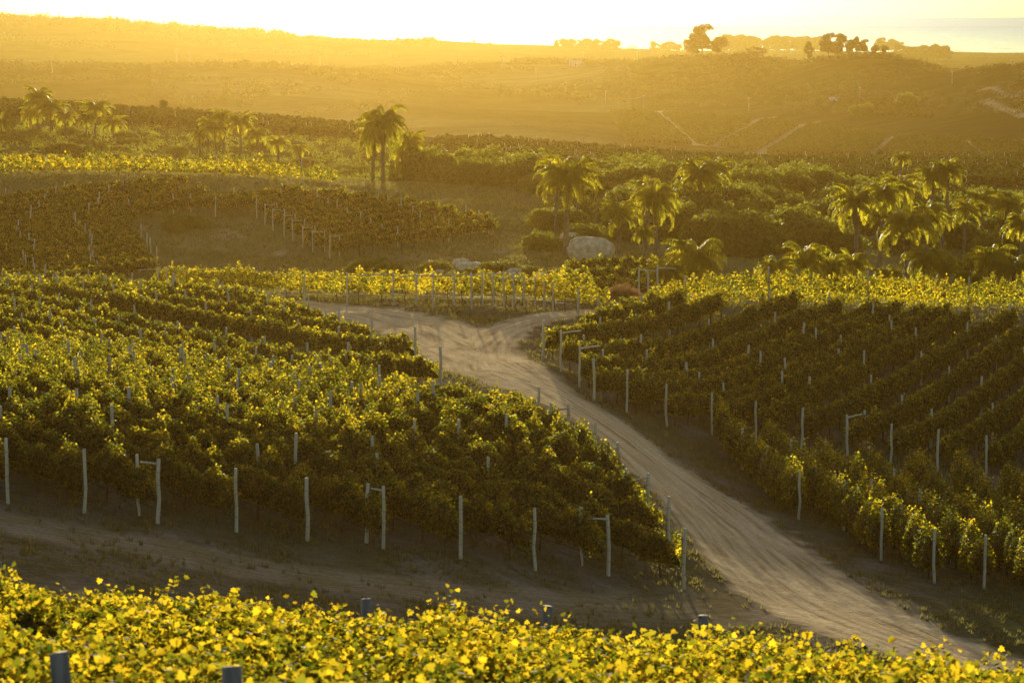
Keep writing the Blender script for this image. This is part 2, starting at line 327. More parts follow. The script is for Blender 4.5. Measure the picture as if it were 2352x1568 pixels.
for pts, hw in FAR_TRACKS:
    P = smooth([unp(a, b, 612) for a, b in pts], 2); m = (gy > 605) & (gy < 2400)
    d, _ = dist_poly(gx[m], gy[m], P); hw = hw*P[:, 1].mean()/1700; t = np.zeros(len(gx)); t[m] = np.clip((hw*1.6 - d)/(hw*.6), 0, 1)
    C = mixc(C, (.42, .32, .20), t)
for cx_, cy_, rr, y0 in [(800, 655, 30, 0), (520, 540, 34, 215), (650, 583, 20, 215), (1170, 545, 22, 215), (560, 545, 16, 215), (1010, 460, 14, 215), (400, 625, 14, 215), (1150, 575, 20, 215), (740, 560, 10, 215)]:
    if not y0: continue
    t = np.clip(1.4 - np.hypot((px_ - cx_)/rr, (py_ - cy_)/(rr*.35)) + .35*n2, 0, 1)*meadow
    C = mixc(C, (.36, .29, .19), t*.8)
Vt = np.stack([gx, gy, ZZ.ravel()], 1)
nr, nc = XX.shape; idx = np.arange(nr*nc).reshape(nr, nc)
Ft = np.stack([idx[:-1, :-1], idx[:-1, 1:], idx[1:, 1:], idx[1:, :-1]], -1).reshape(-1, 4)
rw_ = np.where(near, road, 0)
# wheel ruts on the road: real relief
rut = np.zeros(len(gx)); rut[near] = (-.035*np.exp(-((np.abs(lat[near]) - .85)/.22)**2) - .02*np.exp(-((lat[near] - 1.9)/.15)**2) + .02*wob(gx[near], gy[near], 1.3))*rw
Vt[:, 2] += rut - .03*road
fr = rw_[Ft].mean(1) > .5

def ground_material(name):
    m, n, out = newmat(name); L = n.links
    a = n.nodes.new('ShaderNodeAttribute'); a.attribute_name = 'gcol'; rd = n.nodes.new('ShaderNodeAttribute'); rd.attribute_name = 'road'; lt = n.nodes.new('ShaderNodeAttribute'); lt.attribute_name = 'lat'
    tc = n.nodes.new('ShaderNodeTexCoord')
    def noise(s, det=8, r=.6):
        q = n.nodes.new('ShaderNodeTexNoise'); q.inputs['Scale'].default_value = s; q.inputs['Detail'].default_value = det; q.inputs['Roughness'].default_value = r; L.new(tc.outputs['Object'], q.inputs['Vector']); return q
    fine, mid_, big = noise(6), noise(1.1), noise(.05, 10, .7)
    fr_ = ramp(n, [(.25, (.55, .55, .55)), (.75, (1.5, 1.45, 1.35))]); L.new(fine.outputs['Fac'], fr_.inputs[0])
    br = ramp(n, [(.3, (.6, .62, .6)), (.7, (1.4, 1.35, 1.3))]); L.new(big.outputs['Fac'], br.inputs[0])
    def mix(bt, f, A, B):
        q = n.nodes.new('ShaderNodeMix'); q.data_type = 'RGBA'; q.blend_type = bt
        if isinstance(f, float): q.inputs[0].default_value = f
        else: L.new(f, q.inputs[0])
        for s, v in ((6, A), (7, B)):
            if isinstance(v, tuple): q.inputs[s].default_value = (*v, 1)
            else: L.new(v, q.inputs[s])
        return q.outputs[2]
    g = mix('MULTIPLY', 1.0, a.outputs['Color'], fr_.outputs[0]); g = mix('MULTIPLY', .8, g, br.outputs[0])
    # road: packed sand with tyre streaks running along it
    cmb = n.nodes.new('ShaderNodeCombineXYZ'); L.new(lt.outputs['Fac'], cmb.inputs[0])
    st = n.nodes.new('ShaderNodeTexNoise'); st.inputs['Scale'].default_value = 3.0; st.inputs['Detail'].default_value = 5
    wv = n.nodes.new('ShaderNodeVectorMath'); wv.operation = 'MULTIPLY_ADD'; wv.inputs[1].default_value = (.02, .05, 0); L.new(tc.outputs['Object'], wv.inputs[0]); L.new(cmb.outputs[0], wv.inputs[2]); L.new(wv.outputs[0], st.inputs['Vector'])
    rr_ = ramp(n, [(.30, (.36, .25, .13)), (.45, (.58, .43, .245)), (.7, (.78, .60, .36))]); L.new(st.outputs['Fac'], rr_.inputs[0])
    r2 = mix('MULTIPLY', .6, rr_.outputs[0], fr_.outputs[0]); g2 = mix('MIX', rd.outputs['Fac'], g, r2)
    p = n.nodes.new('ShaderNodeBsdfPrincipled'); p.inputs['Roughness'].default_value = 1; p.inputs['Specular IOR Level'].default_value = 0
    ad = n.nodes.new('ShaderNodeMath'); ad.operation = 'ADD'; L.new(fine.outputs['Fac'], ad.inputs[0]); L.new(mid_.outputs['Fac'], ad.inputs[1])
    b = n.nodes.new('ShaderNodeBump'); b.inputs['Strength'].default_value = .55; b.inputs['Distance'].default_value = .12; L.new(ad.outputs[0], b.inputs['Height'])
    L.new(g2, p.inputs['Base Color']); L.new(b.outputs[0], p.inputs['Normal']); L.new(p.outputs[0], out.inputs[0]); return m
GM = ground_material('soil_and_grass')
def submesh(name, mask):
    F = Ft[mask]; used = np.unique(F); remap = np.full(len(Vt), -1); remap[used] = np.arange(len(used))
    me = npmesh(name, Vt[used], remap[F], None, GM, True)
    ca = me.color_attributes.new('gcol', 'FLOAT_COLOR', 'POINT'); ca.data.foreach_set('color', np.hstack([np.clip(C[used], 0, 1), np.ones((len(used), 1))]).astype(np.float32).ravel())
    for nm, arr in (('road', road), ('lat', lat)):
        at_ = me.attributes.new(nm, 'FLOAT', 'POINT'); at_.data.foreach_set('value', arr[used].astype(np.float32))
    return tag(link(name, me), kind='structure')
submesh('dirt_road', fr)
fy = Vt[Ft][:, :, 1].mean(1)
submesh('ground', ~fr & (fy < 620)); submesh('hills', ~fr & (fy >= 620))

# water of the lagoon, with a low far shore
me = npmesh('lagoon', np.array([(-9000, 3100, -35.2), (9000, 3100, -35.2), (9000, 15000, -35.2), (-9000, 15000, -35.2)]), np.array([(0, 1, 2, 3)]))
m, n, out = newmat('lagoon_water'); p = n.nodes.new('ShaderNodeBsdfPrincipled'); p.inputs['Base Color'].default_value = (.05, .06, .06, 1); p.inputs['Roughness'].default_value = .26; p.inputs['Specular Tint'].default_value = (1, .86, .62, 1)
nz = n.nodes.new('ShaderNodeTexNoise'); nz.inputs['Scale'].default_value = .05; tcw = n.nodes.new('ShaderNodeTexCoord'); bp = n.nodes.new('ShaderNodeBump'); bp.inputs['Distance'].default_value = 1.2; bp.inputs['Strength'].default_value = .4
n.links.new(tcw.outputs['Object'], nz.inputs['Vector']); n.links.new(nz.outputs['Fac'], bp.inputs['Height']); n.links.new(bp.outputs[0], p.inputs['Normal']); n.links.new(p.outputs[0], out.inputs[0]); me.materials.append(m)
tag(link('water', me), kind='structure')

# ---------------------------------------------------------------- vine rows
ORD = 'first second third fourth fifth sixth seventh eighth ninth tenth eleventh twelfth thirteenth fourteenth fifteenth sixteenth seventeenth eighteenth nineteenth twentieth'.split()
def ordw(i):
    if i < 20: return ORD[i]
    t = ['twenty', 'thirty', 'forty', 'fifty', 'sixty', 'seventy', 'eighty'][(i+1)//10 - 2]; r = (i+1) % 10
    return (t + '-' + ORD[r-1]) if r else {'twenty': 'twentieth', 'thirty': 'thirtieth', 'forty': 'fortieth', 'fifty': 'fiftieth', 'sixty': 'sixtieth', 'seventy': 'seventieth', 'eighty': 'eightieth'}[t]
def noise1(s, seed, scale):
    r = np.random.RandomState(seed); t = 0
    for _ in range(5): t = t + np.sin(s*6.28/(scale*r.uniform(.6, 1.7)) + r.uniform(0, 6.28))
    return t/2.6
POSTS = []        # (x, y, height, row direction, has rail, label, size in view)
TRUNK_MESH = []
for q in range(4):
    rs = np.random.RandomState(40+q); pts = [(0, 0, -.1), (rs.normal(0, .03), rs.normal(0, .03), .3), (rs.normal(0, .05), rs.normal(0, .05), .65), (rs.normal(0, .09), rs.normal(0, .09), 1.0)]
    V, F = tube(pts, [.05, .035, .032, .022], 6, False); TRUNK_MESH.append(npmesh('vine_trunk', V, F, None, M['bark'], True))
def canopy_top(tt, h, lump, seed):
    ph = tt/1.5 + .35*noise1(tt, seed+1, 5); mound = 1 - np.abs(ph % 1.0 - .5)*2; pk = np.sin(np.floor(ph)*12.9898 + seed)
    return h*(.84 + lump*(.07*noise1(tt, seed+2, 2.6) + (.24 + .10*pk)*(mound**.8 - .45)))
def with_core(core, V, F, ra, Q, s, h, half, bottom, org, seed):  # unseen body added to block sun through the row and darken its depth
    """added opaque core that stops sunlight: an uneven closed body well inside the leaves"""
    if not core: return V, F, ra
    Q, s = resample(Q, .3); n = len(s); g = np.stack([np.gradient(Q[:, 0], s), np.gradient(Q[:, 1], s)], 1); g /= np.linalg.norm(g, axis=1)[:, None] + 1e-9
    z0 = H(Q[:, 0], Q[:, 1]); R = np.random.RandomState(seed + 77)
    zb = bottom + .12 + .12*R.uniform(-1, 1, n); zt = canopy_top(s, h, 1.0, seed) - .24 + .07*R.uniform(-1, 1, n); zt[0] = zt[-1] = zb[0] + .2; wv = half*.56*(1 + .3*R.uniform(-1, 1, n)); wv[0] = wv[-1] = .05
    rings = []
    for lx, lz in ((-1, 0), (-1.1, .55), (0, 1), (1.1, .55), (1, 0)):
        rings.append(np.stack([Q[:, 0] + g[:, 1]*lx*wv, Q[:, 1] - g[:, 0]*lx*wv, z0 + zb + (zt - zb)*lz], 1))
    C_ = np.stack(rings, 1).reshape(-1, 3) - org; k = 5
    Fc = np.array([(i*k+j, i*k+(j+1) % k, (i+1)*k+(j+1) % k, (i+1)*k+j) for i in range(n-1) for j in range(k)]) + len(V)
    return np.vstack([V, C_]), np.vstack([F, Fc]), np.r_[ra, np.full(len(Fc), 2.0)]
def vine_row(P, label, group, seed, h=1.85, half=.36, bottom=.6, dens=1.0, leaf=None, shape='kite', mat='vine', trunks=False, hose=False, shoots=.5, gap=0, warm=0.0, lump=1.0, core=True):
    """P: ground line of the row (world xy)"""
    rs = np.random.RandomState(seed); Q, s = resample(P, .5); L = s[-1]
    Ym = float(np.mean(Q[:, 1])); lf = leaf or .088*max(1.0, Ym/118.0)
    per = 900*dens*(.088/lf)**2; n = int(per*L)
    if n < 20: return None
    o = empty('vine_row', (Q[0][0], Q[0][1], Hs(*Q[0])))
    org = np.array(o.location)
    tt = rs.uniform(0, L, n)
    if gap > 0:
        keep = noise1(tt, seed+7, 7) > -1.0 + gap; tt = tt[keep]; n = len(tt)
    ph = (tt/1.5 + .35*noise1(tt, seed+1, 5)) % 1.0; mound = 1 - np.abs(ph - .5)*2          # one mound a plant
    top = canopy_top(tt, h, lump, seed); bot = bottom + .14*noise1(tt, seed+3, 1.9)
    wd = half*(1 + .22*noise1(tt, seed+4, 2.3) + .25*lump*(mound - .5))
    th = rs.uniform(0, 2*math.pi, n); c, s_ = np.cos(th), np.sin(th)
    c = np.sign(c)*np.abs(c)**.7; s_ = np.sign(s_)*np.abs(s_)**.8
    rr = 1 - .45*rs.uniform(0, 1, n)**1.6
    zc, hz = (top + bot)/2, (top - bot)/2
    lz = zc + hz*s_*rr + rs.normal(0, .04, n); lx = wd*c*rr*(1.05 - .35*np.clip((lz - zc)/hz, -1, 1)) + rs.normal(0, .03, n)
    isrnd = rs.uniform(0, 1, n)
    if shoots > 0:
        k = int(L*shoots); s0 = rs.uniform(0, L, k); hh = rs.uniform(.12, .42, k)*(.7 if mat == 'vinenear' else 1); lean = rs.normal(0, .12, (k, 2)); m = 13
        ts = np.repeat(s0, m) + np.repeat(lean[:, 0], m)*np.tile(np.linspace(0, 1, m), k) + rs.normal(0, .07, k*m)
        tb = canopy_top(ts, h, lump, seed); lz2 = tb + np.repeat(hh, m)*np.tile(np.linspace(-.2, 1, m), k)
        lx2 = np.repeat(lean[:, 1], m)*np.tile(np.linspace(0, 1, m), k) + rs.normal(0, .06, k*m)
        tt = np.r_[tt, np.clip(ts, 0, L)]; lz = np.r_[lz, lz2]; lx = np.r_[lx, lx2]; c = np.r_[c, np.zeros(k*m)]; s_ = np.r_[s_, np.full(k*m, .6)]; isrnd = np.r_[isrnd, rs.uniform(.3, 1, k*m)]; n = len(tt)
    X = np.interp(tt, s, Q[:, 0]); Y = np.interp(tt, s, Q[:, 1])
    tx = np.interp(tt, s, np.gradient(Q[:, 0], s)); ty = np.interp(tt, s, np.gradient(Q[:, 1], s)); tl = np.hypot(tx, ty) + 1e-9; tx, ty = tx/tl, ty/tl
    PX, PY = X + lx*ty, Y - lx*tx
    Pn = np.stack([PX, PY, H(X, Y) + lz], 1) - org
    N = np.stack([c*ty, -c*tx, s_*.7 + .25], 1)*1.0 + rs.normal(0, .55, (n, 3))
    V, F, kf = leafcloud(Pn, N, lf*rs.uniform(.65, 1.3, n), rs, shape, .3)
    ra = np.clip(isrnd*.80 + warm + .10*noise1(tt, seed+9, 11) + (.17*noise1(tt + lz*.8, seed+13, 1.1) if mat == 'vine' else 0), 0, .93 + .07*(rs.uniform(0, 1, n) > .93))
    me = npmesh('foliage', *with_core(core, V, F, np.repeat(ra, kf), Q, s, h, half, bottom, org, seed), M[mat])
    link('foliage', me, o)
    if trunks:
        for k, s0 in enumerate(np.arange(.8, L, 1.5)[:95]):
            x, y = np.interp(s0, s, Q[:, 0]), np.interp(s0, s, Q[:, 1]); t = link('vine_trunk', TRUNK_MESH[k % 4], o); t.location = Vector((x, y, Hs(x, y))) - Vector(org); t.rotation_euler = (0, 0, k*1.7)
    if hose:
        zz = H(Q[:, 0], Q[:, 1]); V, F = tube(np.stack([Q[:, 0], Q[:, 1], zz + .45 + .03*np.sin(s*2.1)], 1) - org, .014, 5, False); link('drip_hose', npmesh('drip_hose', V, F, None, M['hose'], True), o)
    for zw in ((1.05, 1.5) if hose else ()):
        V, F = tube(np.stack([Q[:, 0], Q[:, 1], zz + zw], 1) - org, .006, 4, False); link('trellis_wire', npmesh('trellis_wire', V, F, None, M['wire'], True), o)
    tag(o, label, 'vine row', group)
    return o
def row_dir(P, at_end=False):
    a, b = (P[-2], P[-1]) if at_end else (P[1], P[0]); d = np.array(a) - np.array(b); return d/np.hypot(*d)
def posts_along(P, step, off, lab, h=2.05, endpost=True, rail=False, jit=.4, seed=0, endh=2.1):
    """posts on a row; P starts at the row's near end"""
    rs = random.Random(seed); Q, s = resample(P, .5); L = s[-1]; d = row_dir(Q)
    def pt(t): return float(np.interp(t, s, Q[:, 0])), float(np.interp(t, s, Q[:, 1]))
    if endpost:
        x, y = pt(0); POSTS.append((x - d[0]*.25, y - d[1]*.25, endh, math.atan2(d[1], d[0]), rail, 'pale end post with wire wraps at the near end of ' + lab, 1))
        if rail: x, y = pt(2.3 if rail is True else rail); POSTS.append((x, y, endh - .1, math.atan2(d[1], d[0]), False, 'brace post just behind the end post of ' + lab, 0))
    t = off; k = 0
    while t < L:
        x, y = pt(t + rs.uniform(-jit, jit)); POSTS.append((x, y, h*rs.uniform(.94, 1.08), math.atan2(d[1], d[0]), False, ordw(k) + ' inner post from the near end of ' + lab, 0)); t += step; k += 1

def walk(px, py, slope, xend, step=-20, y0=60):            # follow a direction field over the picture of the ground, then onto the ground
    pts = [(px, py)]
    while (step < 0 and px > xend) or (step > 0 and px < xend):
        py += step*slope(px, py); px += step; pts.append((px, py))
    return np.array([unp(a, b, y0) for a, b in pts])
def dedupe(P):
    out = [P[0]]
    for q in P[1:]:
        if np.hypot(*(q - out[-1])) > .3: out.append(q)
    return smooth(np.array(out), 1) if len(out) > 2 else np.array(out)

# block A: near left
mA = lambda x, y: .14 + .0009*max(0.0, y - (832 + .14*x))
frontA = [(-335, 1118), (-160, 1136), (15, 1155), (192, 1175), (357, 1200), (537, 1218), (703, 1238), (879, 1260), (1057, 1280), (1220, 1305), (1388, 1320), (1565, 1348)]
edgeA = [(1526, 1268), (1482, 1212), (1421, 1140), (1364, 1092), (1300, 1045), (1232, 1006)]
for i, (px, py) in enumerate(frontA + edgeA):
    P = dedupe(walk(px - 6, py, mA, -180 if px > -100 else px - 150)); k = i - 2
    lab = ('the near left block row %s from the left' % ordw(max(k, 0))) if i < len(frontA) else ('the left block row ending %s up the road edge' % ordw(i - len(frontA)))
    if k >= 0 or True:
        r = vine_row(P, ('dark green vine row, ' if i < 9 else 'gold-tipped green vine row, ') + lab.replace('the ', '', 1) if k >= 0 else 'dark green vine row cut by the left picture edge, %s one in' % ordw(i), 'vine rows of the near left block', 100+i, h=1.9, half=.31, lump=1.35, trunks=i < len(frontA), hose=i < len(frontA), warm=.0, shoots=.7)
    if k >= 0: posts_along(P, 7.0, 6.0 + (i*2.3) % 4, lab, rail=.8 if i in (4, 7, 10) or i - len(frontA) in (1, 2, 4) else False, seed=i)
# block B: behind it, left of the road
dTop = [(1003, 900), (850, 893), (675, 876), (530, 846), (370, 808), (250, 776), (120, 745), (0, 715), (-150, 690)]
def offs(f): return [(x, y + f(x)) for x, y in dTop]
Brows = [[(x, y) for x, y in offs(lambda x, k=k: k*(24 + .012*x)) if x < 900 - 240*k + 200] for k in (3, 2, 1)]
Brows.append(dTop)
Brows += [[(950, 846), (800, 838), (675, 815), (530, 788), (370, 755), (250, 730), (120, 708), (0, 690), (-150, 680)],
          [(850, 815), (675, 782), (530, 758), (370, 730), (250, 712), (120, 696), (0, 684)],
          [(775, 790), (675, 763), (530, 738), (370, 715), (250, 702), (120, 690)],
          [(705, 762), (600, 742), (530, 728), (370, 705), (250, 694)],
          [(650, 742), (560, 722), (450, 707), (330, 698)]]
for i, R in enumerate(Brows):
    P = dedupe(np.array([unp(a, b, 100) for a, b in R])); lab = 'the %s row of the block behind the near left one' % ordw(i)
    vine_row(P, 'green vine row with gold tips, %s back in the block left of the road fork' % ordw(i), 'vine rows of the block left of the fork', 200+i, h=1.85, shoots=.5, lump=.8)
    posts_along(P, 6.0, 5.5 + (i*1.9) % 4, lab, endpost=i > 2, rail=False, seed=50+i)
# block C: lit rows facing the junction
Cfront = [(1395, 728), (1330, 724), (1270, 714), (1204, 706), (1134, 704), (1044, 701), (956, 700), (870, 700), (798, 701), (700, 696), (600, 690), (480, 680), (360, 672)]
P = dedupe(np.array([unp(a, b - 4, 100) for a, b in Cfront]))
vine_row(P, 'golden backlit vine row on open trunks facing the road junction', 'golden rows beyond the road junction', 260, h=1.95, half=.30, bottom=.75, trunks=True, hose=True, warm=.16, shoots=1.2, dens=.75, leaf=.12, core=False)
for k in range(2, 3):
    R = [(x + 6*k, y) for x, y in Cfront[1:-2]]; P = np.array([unp(a, b - 4, 100) for a, b in R]); P = P + np.array([.3, 4.5])*k; P = dedupe(P)
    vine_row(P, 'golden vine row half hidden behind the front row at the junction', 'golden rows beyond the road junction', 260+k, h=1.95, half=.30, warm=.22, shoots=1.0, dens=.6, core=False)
for j, (px, py, hh) in enumerate([(534, 674, 1.9), (700, 700, 2.1), (798, 703, 2.2), (904, 701, 2.15), (956, 701, 2.0), (996, 708, 2.25), (1044, 702, 2.1), (1083, 710, 2.3), (1108, 703, 2.2), (1134, 705, 2.2), (1157, 702, 2.2), (1180, 704, 2.1), (1204, 706, 2.0), (1228, 706, 1.9), (1250, 710, 1.8), (1270, 714, 1.8), (1327, 724, 1.6), (1373, 727, 1.2), (385, 672, 2.0), (365, 671, 1.9)]):
    x, y = unp(px, py, 120); POSTS.append((x, y - .25, hh, math.pi if j in (2, 3, 5, 7, 18) else math.pi, j in (3, 5, 7, 10, 12, 18), '%s post from the left along the golden row at the junction' % ordw(j), 1))
# small dark block behind the junction
for k in range(4):
    R = [(1250 + 18*k, 668 - 7*k), (1380, 664 - 7*k), (1500, 652 - 6*k), (1620, 644 - 5*k)]
    P = dedupe(np.array([at(a, 205 + 11*k + (a-1250)*.03) for a, b in R]))
    vine_row(P, 'dark shaded vine row, %s in the hollow behind the junction' % ordw(k), 'dark rows in the hollow behind the junction', 280+k, h=1.7, dens=.8)
for j, (px, Y) in enumerate([(1467, 192), (1488, 196), (1510, 190)]):
    x, y = at(px, Y); POSTS.append((x, y, 2.0, 0.0, 1.2 if j != 1 else False, '%s of three tall brace posts beside the dry orange bush' % ordw(j), 1))
# block D: right hillside
endD = [(1241, 828), (1280, 853), (1324, 890), (1357, 920), (1433, 947), (1524, 982), (1628, 1000), (1729, 1018), (1835, 1036), (1939, 1052), (2042, 1070), (2148, 1084), (2260, 1098), (2375, 1112), (2480, 1122)] + [(1322, 792), (1372, 768), (1428, 750), (1482, 736), (1545, 728), (1612, 720), (1690, 714), (1780, 710), (1880, 709)]
for i, (px, py) in enumerate(endD):
    x, y = unp(px, py, 90); phi = math.radians(29 - .3*min(i, 14)) if i < 15 else math.radians(30 + 1.5*(i-14)); d = np.array([math.sin(phi), math.cos(phi)])
    L = 1
    while True:
        q = np.array([x, y]) + d*L; c = cof(q[0], q[1]); lim = np.interp(c, [1250, 1500, 1700, 2352, 2900], [169, 170, 171, 177, 181])
        if q[1] > lim or L > 130 or c > 2760: break
        L += 1
    if L < 4: continue
    P = np.array([[x, y] + d*t for t in np.arange(.6, L, 2.0)]); lab = ('the right block row %s from the fork' % ordw(i)) if i < 15 else 'the %s row behind the fork corner on the right' % ordw(i-15)
    vine_row(P, ('dark green vine row climbing right, %s from the fork in the right block' % ordw(i)) if i < 15 else 'gold-tipped vine row, %s behind the corner of the fork in the right block' % ordw(i-15), 'vine rows of the right hillside block', 300+i, h=1.9, trunks=i < 13, shoots=.3, lump=.65, half=.33)
    if i < 13 or i > 14: posts_along(P, 8.2, 6.5 + (i*2.7) % 4.5, lab, rail=i in (1, 2, 9), seed=90+i, endpost=i < 15)
# rows right of these, starting outside the frame or along the crest of the same block
for k in range(7):
    px, Y0 = 2760, 122 + k*11
    x, y = at(px, Y0); phi = math.radians(27); d = np.array([math.sin(phi), math.cos(phi)])
# golden crest rows along the top of the right block
for k in range(1):
    R = [(1495+12*k, 170+2.4*k), (1560, 172+2.4*k), (1700, 176+2.4*k), (1900, 179+2.4*k), (2100, 182+2.4*k), (2352, 185+2.4*k), (2600, 188+2.4*k)]
    P = dedupe(np.array([at(a, b) for a, b in R]))
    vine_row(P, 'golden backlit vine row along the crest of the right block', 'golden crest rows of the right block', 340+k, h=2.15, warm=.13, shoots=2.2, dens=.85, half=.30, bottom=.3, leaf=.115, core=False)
    posts_along(P, 7.5, 3 + 2.1*k, 'the %s golden crest row on the right' % ordw(k), h=2.25, endpost=False, seed=140+k)
# block E: near right, rows running towards the camera
Eends = [(1838, 1195), (2028, 1290), (2150, 1345), (2265, 1358), (2385, 1372), (2500, 1384), (2620, 1396)]
Efar = [(1652, 1012), (1760, 1060), (1880, 1095), (1985, 1110), (2090, 1125), (2200, 1140), (2310, 1150)]
for i, (a, b) in enumerate(zip(Eends, Efar)):
    p0, p1 = np.array(unp(*a, 80)), np.array(unp(*b, 80)); P = np.array([p0*(1-t) + p1*t for t in np.linspace(.02, 1, 12)])
    lab = 'the near right block row %s from the road' % ordw(i)
    vine_row(P, 'shaggy vine row with sunlit patches, %s from the road in the near right block' % ordw(i), 'vine rows of the near right block', 360+i, h=2.05, half=.40, bottom=.45, trunks=True, hose=i < 3, shoots=2.6, dens=1.1, lump=1.7, gap=.25)
    if i < 4: posts_along(P, 6.5, 7.0, lab, rail=False, seed=170+i)
# block F: foreground hill
for k, Y in enumerate([37.5, 35.2, 33, 30.8, 28.6, 26.4, 24.3, 22.2, 20.2, 18.3, 16.6]):
    W = 3.2 + Y*.20; P = np.array([(x, Y + .05*x) for x in np.linspace(-W, W, 14)])
    vine_row(P, 'sunlit yellow-green vine row in the foreground, %s down from the crest' % ordw(k), 'foreground vine rows', 400+k, h=1.42, half=.60, bottom=.2, leaf=.062, shape='lobed', mat='vinenear', shoots=2.6, dens=.85, lump=.8, trunks=k == 0)
for j, (px, Y, yt) in enumerate([(5, 36.5, 1300), (845, 37.3, 1388), (1045, 37.3, 1402), (1255, 37.5, 1405), (1610, 37.6, 1428), (165, 20.8, 1517), (548, 19.2, 1550)]):
    x, y = at(px, Y); y -= .35; POSTS.append((x, y, -(yt - HOR)/FPX*y - Hs(x, y), 0.0, False, '%s thick grey post top poking out of the foreground leaves' % ordw(j), 5))
# block G: rows on the far side of the meadow
gEnds = [(-40, 506), (60, 520), (300, 508), (403, 494), (445, 499), (537, 500), (594, 502), (614, 517), (632, 529), (657, 542), (677, 555), (700, 571), (723, 582), (762, 592), (880, 594), (1000, 592)]
gi = 0
for i in range(13):                                        # right sub-block: rows rising gently to the right
    px, py = [(300, 508), (403, 494), (500, 498), (594, 502), (614, 517), (632, 529), (657, 542), (677, 555), (700, 571), (723, 582), (762, 592)][min(i, 10)] if i < 11 else [(250, 490), (200, 470)][i-11]
    xr = [560, 700, 800, 850, 900, 960, 1010, 1050, 1090, 1130, 1142, 480, 380][i]
    P = dedupe(np.array([unp(a, py - .115*(a - px) - .00006*(a - px)**2*(1 if i > 3 else 0), 240) for a in np.linspace(px, xr, 8)]))
    vine_row(P, 'shaded vine row, %s back on the slope beyond the meadow' % ordw(gi), 'vine rows beyond the meadow', 500+i, h=1.8, trunks=i > 7, dens=.9, lump=.5, shoots=.15, half=.33, leaf=.155)
    if i < 11: posts_along(P, 7, 8, 'the meadow slope row %s back' % ordw(gi), rail=1.1 if i > 3 else False, seed=200+i)
    gi += 1
for i in range(17):                                        # left sub-block, dark
    yl, yr = 716 - i*13.6, 636 - i*12.0; xr = 362 - i*7 if i < 9 else 300 + (i-9)*20
    P = dedupe(np.array([unp(a, yl + (yr - yl)*max(0, (a+120))/480 - 6*math.sin(max(0, a)/120), 228) for a in np.linspace(-160, xr, 8)]))
    vine_row(P, 'dark shaded vine row, %s up the left slope beside the meadow' % ordw(i), 'dark rows left of the meadow', 530+i, h=1.8, dens=.9, lump=.5, shoots=.15, half=.33, leaf=.155)
    posts_along(P[::-1], 8, 7, 'the dark left slope row %s up' % ordw(i), endpost=i in (1, 3, 4, 6), rail=False, seed=230+i)
for k in range(0, 4, 3):                                   # golden top rows
    P = dedupe(np.array([at(a, 304 + 2.6*k + .005*a + 1.5*math.sin(a/300)) for a in np.linspace(-160, 775 - 40*k, 12)]))
    vine_row(P, 'golden backlit vine row along the top of the left slope, %s one' % ('front' if k == 0 else 'rear'), 'golden rows atop the left slope', 560+k, h=2.0, warm=.11, shoots=1.0, dens=.7, core=False)
    if k < 2: posts_along(P, 9, 3+3*k, 'the %s golden row atop the left slope' % ordw(k), h=2.3, endpost=False, seed=260+k)
# block I: hazy vineyards in the middle distance
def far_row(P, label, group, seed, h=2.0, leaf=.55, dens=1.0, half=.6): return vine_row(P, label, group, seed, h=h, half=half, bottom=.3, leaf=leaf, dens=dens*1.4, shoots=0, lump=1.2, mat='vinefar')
for k in range(22):
    Y = 428 + k*6.6; x0 = [1330, 1170, 1090][0 if k < 6 else 1 if k < 14 else 2] + 14*math.sin(k)
    P = dedupe(np.array([at(a, Y + (a-1300)*.018 + 6*math.sin(a/330)) for a in np.linspace(x0, 2620, 26)]))
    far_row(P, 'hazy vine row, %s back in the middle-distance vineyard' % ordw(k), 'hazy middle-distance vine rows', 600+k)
    if k % 3 == 0: posts_along(P, 9, 2, 'the hazy middle row %s back' % ordw(k), endpost=True, seed=300+k, h=2.4)
for k in range(7):
    Y = 505 + k*8
    P = dedupe(np.array([at(a, Y + (a)*.02) for a in np.linspace(-150 + 0*k, 880, 18)]))
    far_row(P, 'hazy vine row on the left hilltop, %s back' % ordw(k), 'hazy vine rows on the left hilltop', 630+k, h=2.1)
    if k < 2: posts_along(P, 8, 2, 'the hazy hilltop row %s back' % ordw(k), endpost=False, seed=330+k, h=2.4)
for k in range(6):
    P = dedupe(np.array([at(a, 500 + k*9) for a in np.linspace(985 + 8*k, 1120 + 5*k, 6)]))
    far_row(P, 'short hazy vine row beside the pale farm track, %s back' % ordw(k), 'short hazy rows by the farm track', 640+k)
# far hillside plots: rows running up the slope
plots = [((1400, 262), (1500, 260), (1440, 330), (1590, 335)), ((1522, 262), (1733, 277), (1606, 330), (1630, 335)), ((1754, 282), (1836, 290), (1650, 338), (1733, 352)), ((1860, 292), (2036, 318), (1759, 356), (1993, 362)),
         ((2060, 322), (2203, 330), (2015, 364), (2252, 366)), ((2228, 330), (2380, 335), (2284, 368), (2400, 370)), ((1935, 237), (2070, 236), (2020, 268), (2150, 274))]
pi = 0
for qi, (TL, TR, BL, BR) in enumerate(plots):
    nn = max(3, int(max(abs(TR[0] - TL[0]), abs(BR[0] - BL[0]))/(11 if qi < 6 else 16)))
    for k in range(nn):
        u = (k + .5)/nn; A_ = np.array(TL)*(1-u) + np.array(TR)*u; B_ = np.array(BL)*(1-u) + np.array(BR)*u
        P = dedupe(np.array([unp(*(A_*(1-t) + B_*t), 615) for t in np.linspace(0, 1, 7)]))
        if len(P) < 3: continue
        far_row(P, 'faint vine row on the distant hillside, %s from the left' % ordw(min(pi, 78)), 'faint vine rows on the distant hillside', 700+pi, h=2.0, leaf=.5, dens=1.1, half=.6); pi += 1

